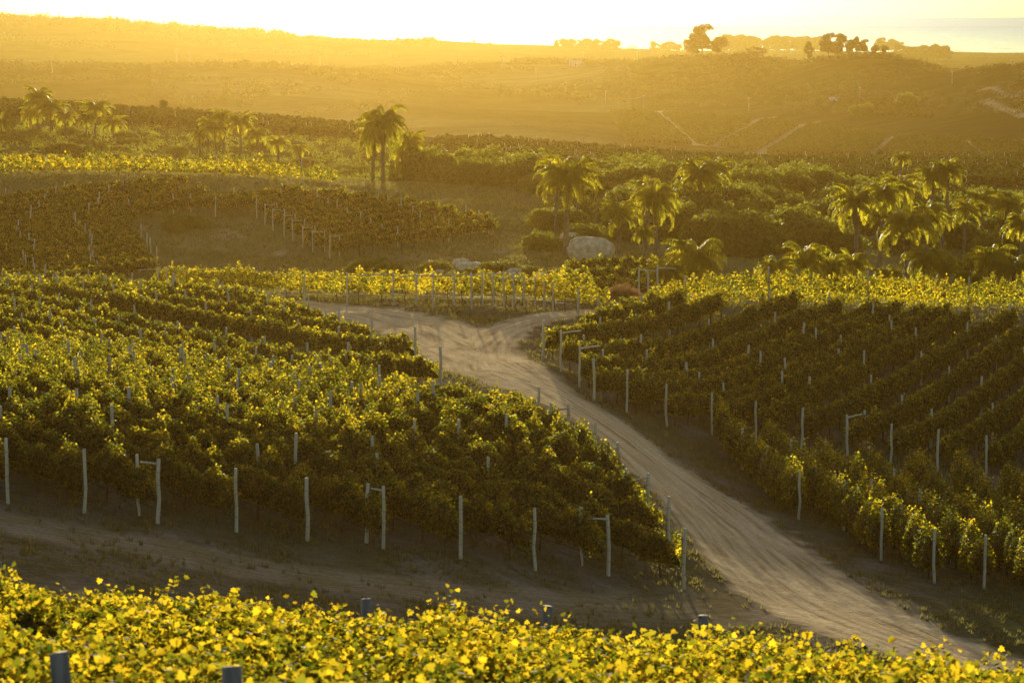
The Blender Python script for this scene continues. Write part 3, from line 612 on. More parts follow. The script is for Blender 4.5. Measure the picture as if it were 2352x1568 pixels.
# ---------------------------------------------------------------- posts
POST_MESH = []
for q in range(6):
    rs = np.random.RandomState(70+q); r = .062*rs.uniform(.9, 1.15); lean = rs.normal(0, .02, 2); kink = rs.normal(0, .018, (5, 2))
    pts = [(lean[0]*t + kink[i][0]*(i > 0), lean[1]*t + kink[i][1]*(i > 0), -.25 + 1.25*t*1.0) for i, t in enumerate((0, .25, .5, .75, 1.0))]
    pts = [(x, y, -.25 + 1.25*i/4) for i, (x, y, z) in enumerate(pts)]
    V, F = tube(pts, [r*1.12, r*1.05, r, r*.97, r*.93], 9); POST_MESH.append(npmesh('post', V, F, None, M['post'], False))
RING = npmesh('wire_wrap', *tube([(.0, 0, -.008), (0, 0, .008)], .082, 9, False), None, M['wire'])
POSTNEAR = POST_MESH[0].copy(); POSTNEAR.materials[0] = M['postnear']
V, F = tube([(0, 0, 0), (.5, 0, .01), (1, 0, 0)], [.045, .04, .04], 7); RAIL = npmesh('brace_rail', V, F, None, M['post'])
info = []
for p in POSTS:
    x, y, h, a, rail, lab, pr = p; z = Hs(x, y); px, py = proj(x, y, z + h)
    info.append((not (-20 < px < 2372 and -20 < py < 1600), -(pr*.35 + 1)*h/y, p, z))
info.sort(key=lambda t: t[:2])
single = [i for i in info if not i[0]][:285]; rest = [i for i in info if not i[0]][285:]
for j, (_, _, (x, y, h, a, rail, lab, pr), z) in enumerate(single):
    near_ = y < 60; thick = 1.05 if near_ else 1.0
    o = empty('trellis_post', (x, y, z))
    body = link('pole', POSTNEAR if near_ else POST_MESH[j % 6], o); body.scale = (thick, thick, h/1.0); body.rotation_euler = (0, 0, j*1.3)
    if y < 125 and pr == 1 and not near_:
        for zz_ in (.24, .42, .60, .80): r_ = link('wire_wrap', RING, o); r_.location = (0, 0, h*zz_)
    if rail:
        rl = link('brace_rail', RAIL, o); rl.location = (0, 0, h - .16); rl.rotation_euler = (0, .04, a); rl.scale = (2.2 if rail is True else rail, 1, 1)
    tag(o, lab if len(lab.split()) <= 16 else ' '.join(lab.split()[:16]), 'post', 'trellis posts')
if rest:
    Vs = []
    for _, _, (x, y, h, a, rail, lab, pr), z in rest:
        V, F = tube([(x, y, z-.2), (x, y, z+h)], [.07, .06], 6); Vs.append((V, F))
    V, F = join(Vs); tag(link('distant_posts', npmesh('distant_posts', V, F, None, M['post'])), 'many small posts standing in the distant vine rows', 'posts', kind='stuff')

# ---------------------------------------------------------------- palms
def frond(rs, L, up, seg=15, leafl=.56, wide=.12):
    """one arching plumose frond in the xz plane"""
    t = np.linspace(0, 1, seg*2); ang = up - (1.75 + rs.uniform(-.35, .35))*t**1.7 - .15*t
    ds = L/(seg*2); x = np.cumsum(np.cos(ang))*ds; z = np.cumsum(np.sin(ang))*ds
    Vs, Fs, n = [], [], 0
    V, F = tube(np.stack([x, 0*x, z], 1)[::3], np.linspace(.045, .012, len(x[::3])), 4, False); Vs.append(V); Fs.append(F); n += len(V)
    for i in range(3, len(t)):
        ll = leafl*math.sin(math.pi*min(1, .12 + t[i]*.86))**.6
        for s in (-1, 1):
            for r in range(2):
                tw = rs.uniform(-.5, .5); dx, dy, dz = .35*math.cos(ang[i]) + rs.uniform(-.15, .2), s*(.75 + .1*tw), -.45 + tw*.7
                q = np.array([dx, dy, dz]); q /= np.linalg.norm(q); c = np.array([x[i], 0, z[i]]); wv = np.array([math.cos(ang[i]), 0, math.sin(ang[i])])*wide*.5
                mid_ = c + q*ll*.5; tip = c + q*ll*.95 + np.array([0, 0, -.35*ll])
                Vs.append(np.array([c, mid_ - wv, tip, mid_ + wv])); Fs.append(np.array([[n, n+1, n+2, n+3]])); n += 4
    return np.vstack(Vs), np.vstack(Fs)
def rotz(V, a):
    c, s = math.cos(a), math.sin(a); return np.stack([V[:, 0]*c - V[:, 1]*s, V[:, 0]*s + V[:, 1]*c, V[:, 2]], 1)
PALM = []
for q in range(5):
    rs = np.random.RandomState(900+q); parts = []; rn = []
    nf = [28, 24, 30, 22, 26][q]
    for k in range(nf):
        up = 1.35 - 1.75*(k/nf)**.9; L = rs.uniform(2.3, 3.7)*(.8 if k < 3 else 1)
        V, F = frond(rs, L, up); V = rotz(V, k*2.4 + rs.uniform(-.2, .2)); parts.append((V, F)); rn.append(np.clip(rs.uniform(.1, .9)+rs.normal(0, .12, len(F)), 0, 1))
    V, F = join(parts); crown = npmesh('crown', V, F, np.concatenate(rn), M['palm'])
    parts, rn = [], []
    for k in range(9):
        V, F = frond(rs, rs.uniform(1.8, 2.6), -1.0, 11, .4); V = rotz(V*np.array([.45, .6, 1]), k*2.2 + rs.uniform(-.4, .4)); parts.append((V, F)); rn.append(rs.uniform(0, 1, len(F)))
    V, F = join(parts); dead = npmesh('dead_frond', V, F, np.concatenate(rn), M['deadfrond'])
    pts = [(.12*math.sin(i*1.1+q), .12*math.cos(i*.9+q), -.08 + 1.08*i/7) for i in range(8)]
    pts = [(x*i/7*1.6, y*i/7*1.6, z) for i, (x, y, z) in enumerate(pts)]; pts = [(x*.9, y*.9, z) for x, y, z in pts]
    V, F = tube(np.array(pts)*np.array([.35, .35, 1]), [.30, .22, .20, .19, .18, .18, .2, .24], 9); trunk = npmesh('trunk', V, F, None, M['palmtrunk'], True)
    PALM.append((crown, dead, trunk, pts[-1]))
def palm(px, Y, ytop, rad, label, var=0, dead=True, group='palms on the scrubby slopes', lift=None):
    """stands at view column px and distance Y, crown centre seen at row ytop, crown radius rad in picture units"""
    x, y = at(px, Y); z = Hs(x, y); crown, dd, trunk, tp = PALM[var % 5]
    r = rad*Y/FPX; sc = r/1.7; hc = -(ytop - HOR)/FPX*Y - z; hc = max(hc, .8)
    o = empty('palm_tree', (x, y, z), var*1.3 + px*.01); o.rotation_euler = (.05*math.sin(px*1.7), .06*math.sin(px*.9), var*1.3 + px*.01); th = max(.5, hc - .2*sc)
    t = link('trunk', trunk, o); t.scale = (max(.9, sc), max(.9, sc), th); t2 = np.array([tp[0]*.35*max(.9, sc), tp[1]*.35*max(.9, sc), th])
    c = link('crown', crown, o); c.location = t2; c.scale = (sc, sc, sc*(1.05 + .2*math.sin(px)))
    if dead: d_ = link('dead_frond', dd, o); d_.location = t2 - np.array([0, 0, .15*sc]); d_.scale = (sc,)*3
    tag(o, label, 'palm tree', group); return o
# (column, distance, crown row, crown radius, dead skirt, label)
PL = [
 (90, 470, 222, 27, 1, 'tall palm with ragged top, second clump tree from the left edge'), (118, 462, 240, 34, 1, 'broad dark palm beside the ragged one on the left hilltop'), (150, 455, 262, 20, 0, 'short palm at the right foot of the broad left palm'),
 (72, 470, 258, 20, 0, 'small palm low on the left side of the hilltop clump'),
 (218, 455, 243, 27, 1, 'single arching palm standing alone right of the hilltop clump'), (262, 445, 276, 22, 1, 'bushy palm with yellow edges below the lone left palm'), (2, 440, 278, 24, 1, 'palm half cut off by the left picture edge'), (198, 450, 268, 16, 0, 'small palm crouching left of the lone arching palm'),
 (478, 440, 283, 22, 1, 'leftmost palm of the glowing mid-left clump'), (497, 436, 290, 20, 1, 'second palm of the glowing mid-left clump, partly hidden'), (515, 442, 263, 19, 1, 'tallest narrow palm of the glowing mid-left clump'), (553, 438, 275, 27, 1, 'wide palm right of the narrow one in the mid-left clump'),
 (595, 425, 303, 22, 1, 'hazy palm stepping down right of the mid-left clump'), (640, 415, 322, 22, 1, 'lower hazy palm farther down the mid-left slope'), (690, 408, 338, 17, 1, 'small palm with a bright rim low on the mid-left slope'), (460, 425, 305, 14, 0, 'tiny palm at the left foot of the mid-left clump'),
 (856, 338, 305, 33, 1, 'left tall palm of the slender pair in the middle'), (880, 335, 275, 42, 1, 'taller right palm of the slender pair in the middle'), (945, 350, 322, 30, 1, 'shorter palm with hanging brown fronds right of the slender pair'), (925, 352, 350, 22, 0, 'low palm tuft at the foot of the brown-skirted palm'),
 (1298, 262, 395, 54, 1, 'big drooping palm above the pale boulder'), (1275, 275, 380, 36, 1, 'palm directly behind the big drooping one'), (1325, 285, 375, 30, 0, 'palm top showing right behind the big drooping one'),
 (1420, 252, 480, 36, 1, 'palm with a leaning trunk just right of the boulder'), (1510, 262, 450, 42, 1, 'dense palm behind the one with the leaning trunk'), (1480, 245, 530, 20, 1, 'little palm with a thin bare trunk'), (1490, 270, 425, 28, 0, 'palm crown peeking up behind the dense palm'),
 (1605, 300, 395, 38, 1, 'yellow-green palm high on the scrub, left of the pair'), (1632, 305, 378, 36, 1, 'feathery bright palm crown right on the scrub top'),
 (1590, 222, 585, 55, 0, 'large low palm just behind the golden crest row'), (1530, 218, 618, 38, 0, 'smaller low palm left of the large one behind the crest'),
 (1970, 262, 455, 46, 1, 'big rounded palm on a tall trunk at right'), (2020, 270, 440, 34, 1, 'palm crown overlapping the big rounded one'), (2060, 300, 420, 38, 1, 'bright yellow palm behind the big rounded one'), (2145, 330, 400, 32, 1, 'left dark palm of the tall pair at far right'), (2178, 330, 385, 34, 1, 'tallest dark palm of the far right pair'),
 (2085, 255, 505, 54, 1, 'broad sunlit palm in the middle of the right thicket'), (2125, 265, 490, 34, 0, 'palm behind the broad sunlit one'), (2212, 290, 475, 28, 1, 'medium palm with a straight trunk in the right thicket'), (2255, 310, 455, 28, 1, 'slender palm near the dark far right trees'), (2305, 300, 465, 30, 1, 'dark palm close to the right picture edge'), (2340, 262, 510, 34, 1, 'golden arching palm cut by the right picture edge'), (2165, 285, 495, 22, 0, 'small lit palm between the broad and medium ones'),
 (1850, 232, 590, 46, 0, 'tall dome palm in the shaded right hollow'), (1785, 226, 615, 36, 0, 'low dome palm left of the tall one in the hollow'), (1905, 235, 608, 32, 0, 'palm in the hollow with gleaming rim, centre'), (1955, 238, 600, 34, 0, 'palm in the hollow right of the gleaming one'), (2118, 240, 592, 36, 0, 'palm in the hollow with a bright left side'), (2170, 238, 612, 28, 0, 'squat palm right of the bright-sided one'), (2275, 236, 590, 40, 0, 'dark palm with glittering edge near the right side'), (2330, 234, 610, 44, 0, 'dark heavy palm in the lower right corner of the hollow'), (2035, 234, 625, 30, 0, 'small shaded palm low in the hollow'), (2225, 234, 640, 30, 0, 'shaded low palm left of the glittering one'),
 (1115, 420, 360, 22, 0, 'pale hazy palm top left on the scrub horizon'), (1190, 425, 365, 16, 0, 'tiny hazy palm top behind the scrub crest'), (2065, 420, 358, 18, 0, 'small hazy palm top in front of the far plots'), (1525, 380, 392, 14, 0, 'tiny palm top behind the central scrub'),
]
for i, (px, Y, yt, r, dd, lab) in enumerate(PL): palm(px, Y, yt, r, lab, i, bool(dd))

# ---------------------------------------------------------------- bushes and trees
def blobcloud(rs, n, lobes, size, flat=.0):
    """leaves spread over the shells of several overlapping lobes"""
    P, N = [], []; vol = np.array([l[3]**2 for l in lobes]); cnt = (vol/vol.sum()*n).astype(int)
    for (x, y, z, r, sq), k in zip(lobes, cnt):
        d = rs.normal(size=(k, 3)); d /= np.linalg.norm(d, axis=1)[:, None]; d[:, 2] = np.where(d[:, 2] < -.35, -d[:, 2], d[:, 2])
        b = 1 + .13*np.sin(d[:, 0]*7 + x*3) + .13*np.sin(d[:, 1]*8 + y*5) + .10*np.sin(d[:, 2]*9)
        rad = r*b*(1 - .38*rs.uniform(0, 1, k)**1.7)
        P.append(np.array([x, y, z]) + d*rad[:, None]*np.array([1, 1, sq])); N.append(d + rs.normal(0, .5, (k, 3)))
    P, N = np.vstack(P), np.vstack(N); keep = P[:, 2] > -.3; P, N = P[keep], N[keep]
    V, F, kf = leafcloud(P, N, size*rs.uniform(.6, 1.35, len(P)), rs, 'kite'); hue = np.clip(rs.uniform(0, 1, len(P))*.6 + .4*(.5 + .5*np.sin(P[:, 0]*2.1 + P[:, 1]*1.7)), 0, 1)
    return V, F, np.repeat(hue, kf)
BUSH = []
for q in range(7):
    rs = np.random.RandomState(1200+q); lobes = [(0, 0, .25, .95, .85)] + [(math.cos(a)*rs.uniform(.45, .8), math.sin(a)*rs.uniform(.45, .8), rs.uniform(.1, .65), rs.uniform(.35, .6), rs.uniform(.75, 1.0)) for a in np.arange(0, 6.2, .75)]
    V, F, r = blobcloud(rs, 8500, lobes, .085); BUSH.append(npmesh('leaf_mound', V, F, r, M['scrub']))
def bush_at(x, y, sc, label, group, j, mesh=None, zs=1.0, name='shrub'):
    o = link(name, mesh or BUSH[j % 7]); o.location = (x, y, Hs(x, y) - .15*sc); o.scale = (sc, sc, sc*zs); o.rotation_euler = (0, 0, j*1.9); tag(o, label, 'shrub', group); return o
rs = random.Random(5); j = 0
# central scrub mound and right thicket
zones = [  # column range, distance range, count, size range, phrase
 (920, 1240, 335, 372, 26, 2.2, 3.6, 'rounded green shrub in the central scrub mound beyond the meadow'),
 (1180, 1480, 318, 372, 26, 2.0, 3.4, 'green shrub on the scrub slope left of the tall palms'),
 (1240, 1420, 262, 300, 14, 1.2, 2.0, 'shrub around the pale boulder and its palms'),
 (1440, 1760, 268, 380, 44, 2.0, 3.8, 'dense green shrub on the shaded slope behind the crest rows'),
 (1700, 2100, 275, 400, 44, 2.0, 3.8, 'dark shrub in the dense cover between the right palms'),
 (2080, 2420, 270, 380, 30, 1.9, 3.4, 'shrub in the dark thicket at the right side'),
 (1740, 2420, 224, 246, 26, 1.2, 2.0, 'low dark shrub in the shaded hollow behind the right crest')]
for a0, a1, Y0, Y1, cnt, s0, s1, ph in zones:
    for k in range(cnt):
        px, Y = rs.uniform(a0, a1), rs.uniform(Y0, Y1)
        if Y > 345 and px < 1240 and rs.random() < .3: Y -= 15
        x, y = at(px, Y); bush_at(x, y, rs.uniform(s0, s1), ph, ph.split(' ', 1)[1] + 's', j, zs=rs.uniform(.8, 1.15)); j += 1
for k in range(60):                                        # left hillside
    px, Y = rs.uniform(-60, 860), rs.uniform(372, 470); x, y = at(px, Y)
    bush_at(x, y, rs.uniform(1.0, 2.2), 'hazy shrub on the left hillside below the palms', 'hazy shrubs on the left hillside', j, zs=.7); j += 1
for px, py, sc, lab in [(432, 520, 2.0, 'grassy green bush alone in the meadow'), (400, 532, 1.1, 'small bush touching the left of the meadow bush'), (845, 622, 1.7, 'dark bush left of the low rocks behind the golden row'), (895, 625, 1.3, 'round dark bush nearer the low rocks'), (1000, 622, 1.4, 'bush between the low rocks'), (1150, 628, 1.6, 'bush right of the low rocks'), (1215, 632, 1.2, 'small bush at the right end of the rocks'), (1090, 630, .9, 'tiny bush between the larger rocks'), (1280, 640, 1.1, 'low bush at the edge of the meadow below the boulder'), (980, 355, 1.6, 'bright bush at the foot of the skirted palm')]:
    x, y = unp(px, py, 225) if py > 400 else at(px, 350); bush_at(x, y, sc, lab, None, j, zs=.7); j += 1
# dry orange bush beside the junction
R = np.random.RandomState(77); V, F, r = blobcloud(R, 9000, [(0, 0, .35, .75, .8), (.55, .1, .3, .6, .8), (-.6, .1, .25, .55, .75), (.1, -.3, .2, .6, .7)], .05)
x, y = at(1428, 181); o = bush_at(x, y, 1.15, 'dry orange tumbleweed-like bush between the golden rows', None, 3, npmesh('dry_bush', V, F, r, M['dry']), name='dry_bush')

TREE = []
for q in range(6):                                         # unit height trees: crown + trunk
    R = np.random.RandomState(1400+q); kind = q % 3; lobes = []
    for k in range(20):
        z = R.uniform(.28, .90); wmax = (.34 if kind == 0 else .22 if kind == 1 else .42)*math.sin(math.pi*min(.97, (z-.22)/.82))**.7
        a = R.uniform(0, 6.28); rr_ = wmax*R.uniform(.2, .95); lobes.append((rr_*math.cos(a), rr_*math.sin(a), z, R.uniform(.11, .17)*(1.1 if kind != 1 else .8), .8))
    V, F, r = blobcloud(R, 5000, lobes, .045); c = npmesh('crown', V, F, r, M['tree'])
    parts = [tube([(0, 0, -.03), (.01, 0, .25), (-.01, .01, .55), (.0, 0, .85)], [.028, .022, .014, .005], 6)]
    for k in range(7):
        l = lobes[k]; parts.append(tube([(0, 0, .22+.05*k), (l[0]*.5, l[1]*.5, (.22+.05*k + l[2])/2), (l[0], l[1], l[2])], [.012, .008, .003], 5))
    V, F = join(parts); t = npmesh('trunk', V, F, None, M['bark'], True); TREE.append((c, t))
def tree(px, Y, ytop, ybase, label, q, wide=1.0, group=None, name='tree'):
    x, y = at(px, Y); z = Hs(x, y); h = max(3, -(ytop - HOR)/FPX*Y - z)
    o = empty(name, (x, y, z), q*2.1); o.scale = (h*wide, h*wide, h); c, t = TREE[q % 6]; link('crown', c, o); link('trunk', t, o); tag(o, label, 'tree', group); return o
for i, (px, Y, yt, wd, q, lab) in enumerate([
 (1612, 1790, 56, 1.15, 0, 'tallest ragged tree on the right ridge, standing alone'), (1648, 1792, 84, 1.3, 3, 'wide tree joined to the right of the tallest ridge tree'), (1590, 1788, 92, 1.2, 2, 'lower tree joined to the left of the tallest ridge tree'),
 (1735, 1785, 108, 2.2, 5, 'low spreading tree on the ridge between the tall ones'), (1858, 1790, 95, .8, 1, 'slim small tree on the ridge left of the dark group'),
 (1902, 1790, 76, 1.0, 0, 'left dark tree of the ridge group'), (1930, 1792, 77, .95, 4, 'second dark tree of the ridge group'), (1952, 1794, 90, 1.1, 3, 'third dark tree of the ridge group'), (1968, 1790, 84, .8, 1, 'fourth, narrow dark tree of the ridge group'), (1985, 1792, 90, .9, 0, 'fifth dark tree of the ridge group'), (2008, 1785, 103, 1.1, 3, 'sixth, lower tree of the ridge group'), (2030, 1780, 104, 1.2, 4, 'last tree at the right end of the ridge group'), (1918, 1788, 96, 1.2, 2, 'low tree in front of the ridge group'),
 (375, 575, 228, .95, 4, 'dark conifer-like tree alone behind the left hilltop vines'), (1090, 2700, 98, 1.6, 2, 'lone hazy tree on the farthest shoreline field'), (625, 1520, 138, 1.8, 5, 'small hazy tree on the left mid ridge'), (8, 1500, 145, 1.6, 2, 'dark round tree on the mid ridge at the left picture edge'),
 (2022, 2700, 86, 1.0, 0, 'hazy round tree behind the ridge group'), (180, 1450, 158, 2.0, 5, 'wide dark tree below the left mid ridge')]):
    Y = crestY(px) + (Y - 1790)*.5 if 1550 < px < 2050 and Y < 2000 else fm(Y)
    tree(px, Y, yt, 0, lab, q, wd, name='conifer_tree' if 'conifer' in lab else 'tree')
k = 0
for a0, a1, Y, yt, st, ph in [(1282, 1418, 2650, 90, 9, 'tree in the far square grove by the lagoon'), (1500, 1590, 2650, 97, 12, 'tree in the far belt left of the tall ridge tree'), (1655, 1740, 2600, 82, 10, 'tree in the far belt behind the right ridge'), (1762, 1890, 2750, 84, 12, 'tree in the farther belt behind the right ridge'), (2070, 2190, 2400, 104, 10, 'tree in the hazy belt at the far right'), (2030, 2070, 2900, 92, 10, 'tree in the faint belt above the ridge group')]:
    for a in np.arange(a0, a1, st):
        tree(a + rs.uniform(-3, 3), fm(Y) + rs.uniform(-15, 15), yt + rs.uniform(-3, 4), 0, ph, k, 1.1, group=ph.split(' ', 1)[1]); k += 1

# woods that read as one mass along the ridges and over the far hills
def cover(name, pts, size, label, seed, mat='scrub', nlf=60, leaf=.22):
    R = np.random.RandomState(seed); n = len(pts); P = np.array(pts); z = H(P[:, 0], P[:, 1]); sz = np.array(size)*R.uniform(.6, 1.4, n)
    d = R.normal(size=(n, nlf, 3)); d /= np.linalg.norm(d, axis=2)[..., None]; d[..., 2] = np.abs(d[..., 2])
    r = (1 - .4*R.uniform(0, 1, (n, nlf, 1))**2)*sz[:, None, None]*(1 + .2*np.sin(d[..., :1]*9))
    Q = np.stack([P[:, 0], P[:, 1], z], 1)[:, None] + d*r*np.array([1, 1, .75]); N = d + R.normal(0, .5, d.shape)
    V, F, kf = leafcloud(Q.reshape(-1, 3), N.reshape(-1, 3), np.repeat(sz*leaf, nlf)*R.uniform(.6, 1.3, n*nlf), R, 'kite')
    hue = np.repeat(R.uniform(0, 1, n), nlf)*.6 + R.uniform(0, .4, n*nlf)
    return tag(link(name, npmesh(name, V, F, np.repeat(hue, kf), M[mat])), label, 'woods', kind='stuff')
R = np.random.RandomState(31); pts, sz = [], []
def sprinkle(a0, a1, Y0, Y1, n, s, prob=None):
    for _ in range(n):
        a, Y = R.uniform(a0, a1), R.uniform(Y0, Y1); Y1_ = Y; Y = fm(Y); x = (a - CX)/FPX*Y
        if prob is None or wob(np.array([x]), np.array([Y]), 150)[0] + R.uniform(-.5, .5) > prob: pts.append((x, Y)); sz.append(s*Y/Y1_)
sprinkle(-300, 800, 1440, 1530, 240, 3.2); sprinkle(-300, 1000, 1150, 1440, 220, 3.0, .35); sprinkle(800, 1500, 1560, 1680, 90, 2.6, .1)
for _ in range(1500):
    a = R.uniform(1380, 2450); b = R.uniform(130, 262 if a > 1800 else 225); x, Y = unp(a, b, 640)
    if Y < 1950 and wob(np.array([x]), np.array([Y]), 110)[0] + R.uniform(-.6, .6) - (262 - b)/100 > -1.15: pts.append((x, Y)); sz.append(1.2*Y/850)
for a in np.arange(1180, 2440, 3.0):
    Y = crestY(a); pts.append(((a - CX)/FPX*Y, Y - R.uniform(0, 25))); sz.append(1.7*Y/850)
for a in np.arange(-200, 1180, 5.0):
    Y = crestY(a, 1300, 1900); pts.append(((a - CX)/FPX*Y, Y - R.uniform(0, 20))); sz.append(1.8 if a < 800 else 1.0)
for a in np.arange(-200, 1000, 7.0):
    Y = crestY(a, 2400, 3000); pts.append(((a - CX)/FPX*Y, Y - R.uniform(0, 15))); sz.append(2.7)
for a0, b0, a1, b1, s_ in [(-50, 196, 330, 178, 3), (330, 178, 700, 198, 2.6), (60, 250, 420, 214, 2.2), (430, 240, 760, 205, 2.4), (700, 268, 980, 215, 2.4), (980, 176, 1180, 214, 2), (1180, 214, 1440, 236, 2.2), (820, 175, 1000, 160, 2), (200, 70, 520, 108, 3.5), (-50, 90, 250, 112, 3.5), (500, 118, 900, 132, 2.4), (1500, 238, 1900, 250, 1.8), (1750, 205, 2150, 222, 1.8)]:
    for t in np.linspace(0, 1, 46):
        x, Y = unp(a0 + (a1 - a0)*t, b0 + (b1 - b0)*t + R.normal(0, 1.2), 640)
        if R.uniform() < .85: pts.append((x + R.normal(0, 3), Y)); sz.append(s_*Y/1500*R.uniform(.6, 1.5))
sprinkle(1000, 1500, 1300, 1600, 120, 2.4, .4); sprinkle(-300, 650, 2640, 2830, 420, 6.0); sprinkle(500, 1000, 2550, 2750, 200, 5.0, -.2)
sprinkle(900, 2600, 2600, 2850, 220, 4.0, .2); sprinkle(1500, 2500, 1000, 1400, 160, 2.2, .5)
cover('woodland', pts, sz, 'hazy scrub woodland covering the distant ridges', 32, 'tree')
pts, sz = [], []; sprinkle(-200, 900, 355, 520, 900, .9); sprinkle(950, 2500, 385, 425, 260, 1.0); sprinkle(900, 1700, 300, 340, 60, .5); sprinkle(1400, 2500, 240, 380, 200, .7)
cover('undergrowth', pts, sz, 'low scrub and ferns carpeting the slopes between palms', 33, 'scrub', 50, .2)

# ---------------------------------------------------------------- grass
def grass(name, xs_, ys_, hh, label, seed, blades=7):
    R = np.random.RandomState(seed); n = len(xs_); z = H(xs_, ys_); X = np.repeat(xs_, blades) + R.normal(0, .06, n*blades)*np.repeat(hh, blades)*4; Y = np.repeat(ys_, blades) + R.normal(0, .06, n*blades)*np.repeat(hh, blades)*4
    b = np.stack([X, Y, np.repeat(z, blades) - .03], 1); h_ = np.repeat(hh, blades)*R.uniform(.5, 1.3, n*blades); a = R.uniform(0, 6.28, n*blades); wv = np.stack([np.cos(a), np.sin(a), 0*a], 1)*(h_*.10 + .008)[:, None]
    tip = b + np.stack([R.normal(0, .4, n*blades)*h_, R.normal(0, .4, n*blades)*h_, h_], 1)
    V = np.stack([b - wv, b + wv, tip], 1).reshape(-1, 3); F = np.arange(len(V)).reshape(-1, 3)
    return tag(link(name, npmesh(name, V, F, R.uniform(0, 1, len(F)), M['grass'])), label, 'grass', kind='stuff')
def scatter(n, a0, a1, Y0, Y1, seed, thr, sc=5):
    R = np.random.RandomState(seed); Y = np.sqrt(R.uniform(Y0**2, Y1**2, n)); x = (R.uniform(a0, a1, n) - CX)/FPX*Y; m = wob(x, Y, sc) + R.uniform(-.6, .6, n) > thr
    x, Y = x[m], Y[m]; bad = np.zeros(len(x), bool)
    for P, hw in ROADS[:2]: bad |= dist_poly(x, Y, P)[0] < hw*1.05
    d = dist_poly(x, Y, ROADS[2][0])[0]; bad |= (d < 2.0) & (R.uniform(0, 1, len(x)) < .8)
    return x[~bad], Y[~bad]
x, y = scatter(75000, -150, 2500, 80, 205, 61, -.1); grass('short_grass', x, y, np.full(len(x), .09) + .13*np.random.RandomState(1).uniform(0, 1, len(x)), 'dry tufts of short grass between the near vine rows', 62)
x, y = scatter(30000, -100, 1500, 212, 330, 63, -.4, 9); grass('meadow_grass', x, y, np.full(len(x), .28), 'thin meadow grass on the hollow beyond the road junction', 64, 6)

# ---------------------------------------------------------------- rocks
def rock(px, py, wpx, hpx, label, seed, y0=225, depth=.8, group=None, Yf=None):
    x, y = unp(px, py, y0) if Yf is None else at(px, Yf); k = y/FPX; R = np.random.RandomState(seed)
    nu, nv = 40, 24; u = np.linspace(0, 2*math.pi, nu, endpoint=False); v = np.linspace(-.5*math.pi, .5*math.pi, nv); U, Vv = np.meshgrid(u, v)
    d = np.stack([np.cos(Vv)*np.cos(U), np.cos(Vv)*np.sin(U), np.sin(Vv)], -1).reshape(-1, 3)
    e = np.sign(d)*np.abs(d)**.75; r = np.ones(len(d))
    for _ in range(7):
        q = R.normal(size=3); q /= np.linalg.norm(q); r -= .12*np.clip((d@q) - .45, 0, 1)*2
    r += .04*np.sin(d[:, 0]*5 + seed) + .03*np.sin(d[:, 1]*9 + d[:, 2]*7) + .02*np.sin(d[:, 0]*17 + d[:, 2]*13 + seed)
    V = e*r[:, None]*np.array([wpx*k/2*1.1, wpx*k/2*depth, hpx*k*.62]); V[:, 2] += hpx*k*.42
    F = [(i*nu+j_, i*nu+(j_+1) % nu, (i+1)*nu+(j_+1) % nu, (i+1)*nu+j_) for i in range(nv-1) for j_ in range(nu)]
    o = link('boulder', npmesh('boulder', V, np.array(F), None, M['rock'], True)); o.location = (x, y, Hs(x, y) - .1*hpx*k); tag(o, label, 'boulder', group); return o
rock(1356, 596, 112, 54, 'big pale granite boulder beside the leaning palm', 3)
rock(1308, 575, 50, 48, 'darker boulder tucked behind the left side of the big one', 4, 245)
rock(1075, 622, 60, 26, 'long low pale rock slab behind the golden row', 5); rock(1062, 612, 40, 20, 'small rounded rock atop the low slab', 6); rock(1182, 634, 38, 20, 'pale rock left of two behind the golden row', 7); rock(1242, 640, 38, 18, 'pale rock right of two behind the golden row', 8); rock(1008, 628, 24, 10, 'flat stone left of the long slab', 9)
rock(1262, 497, 16, 9, 'small white stone under the big drooping palm', 10); rock(1258, 575, 12, 10, 'little pale stone left of the big boulder', 11); rock(1192, 431, 16, 10, 'brown stone in front of the scrub mound', 12)
rock(115, 368, 52, 16, 'long flat boulder above the golden left row', 13, Yf=352); rock(430, 338, 46, 16, 'hazy boulder on the left hillside', 14, Yf=400); rock(1550, 322, 14, 6, 'tiny stone on the scrub slope', 15, Yf=330)

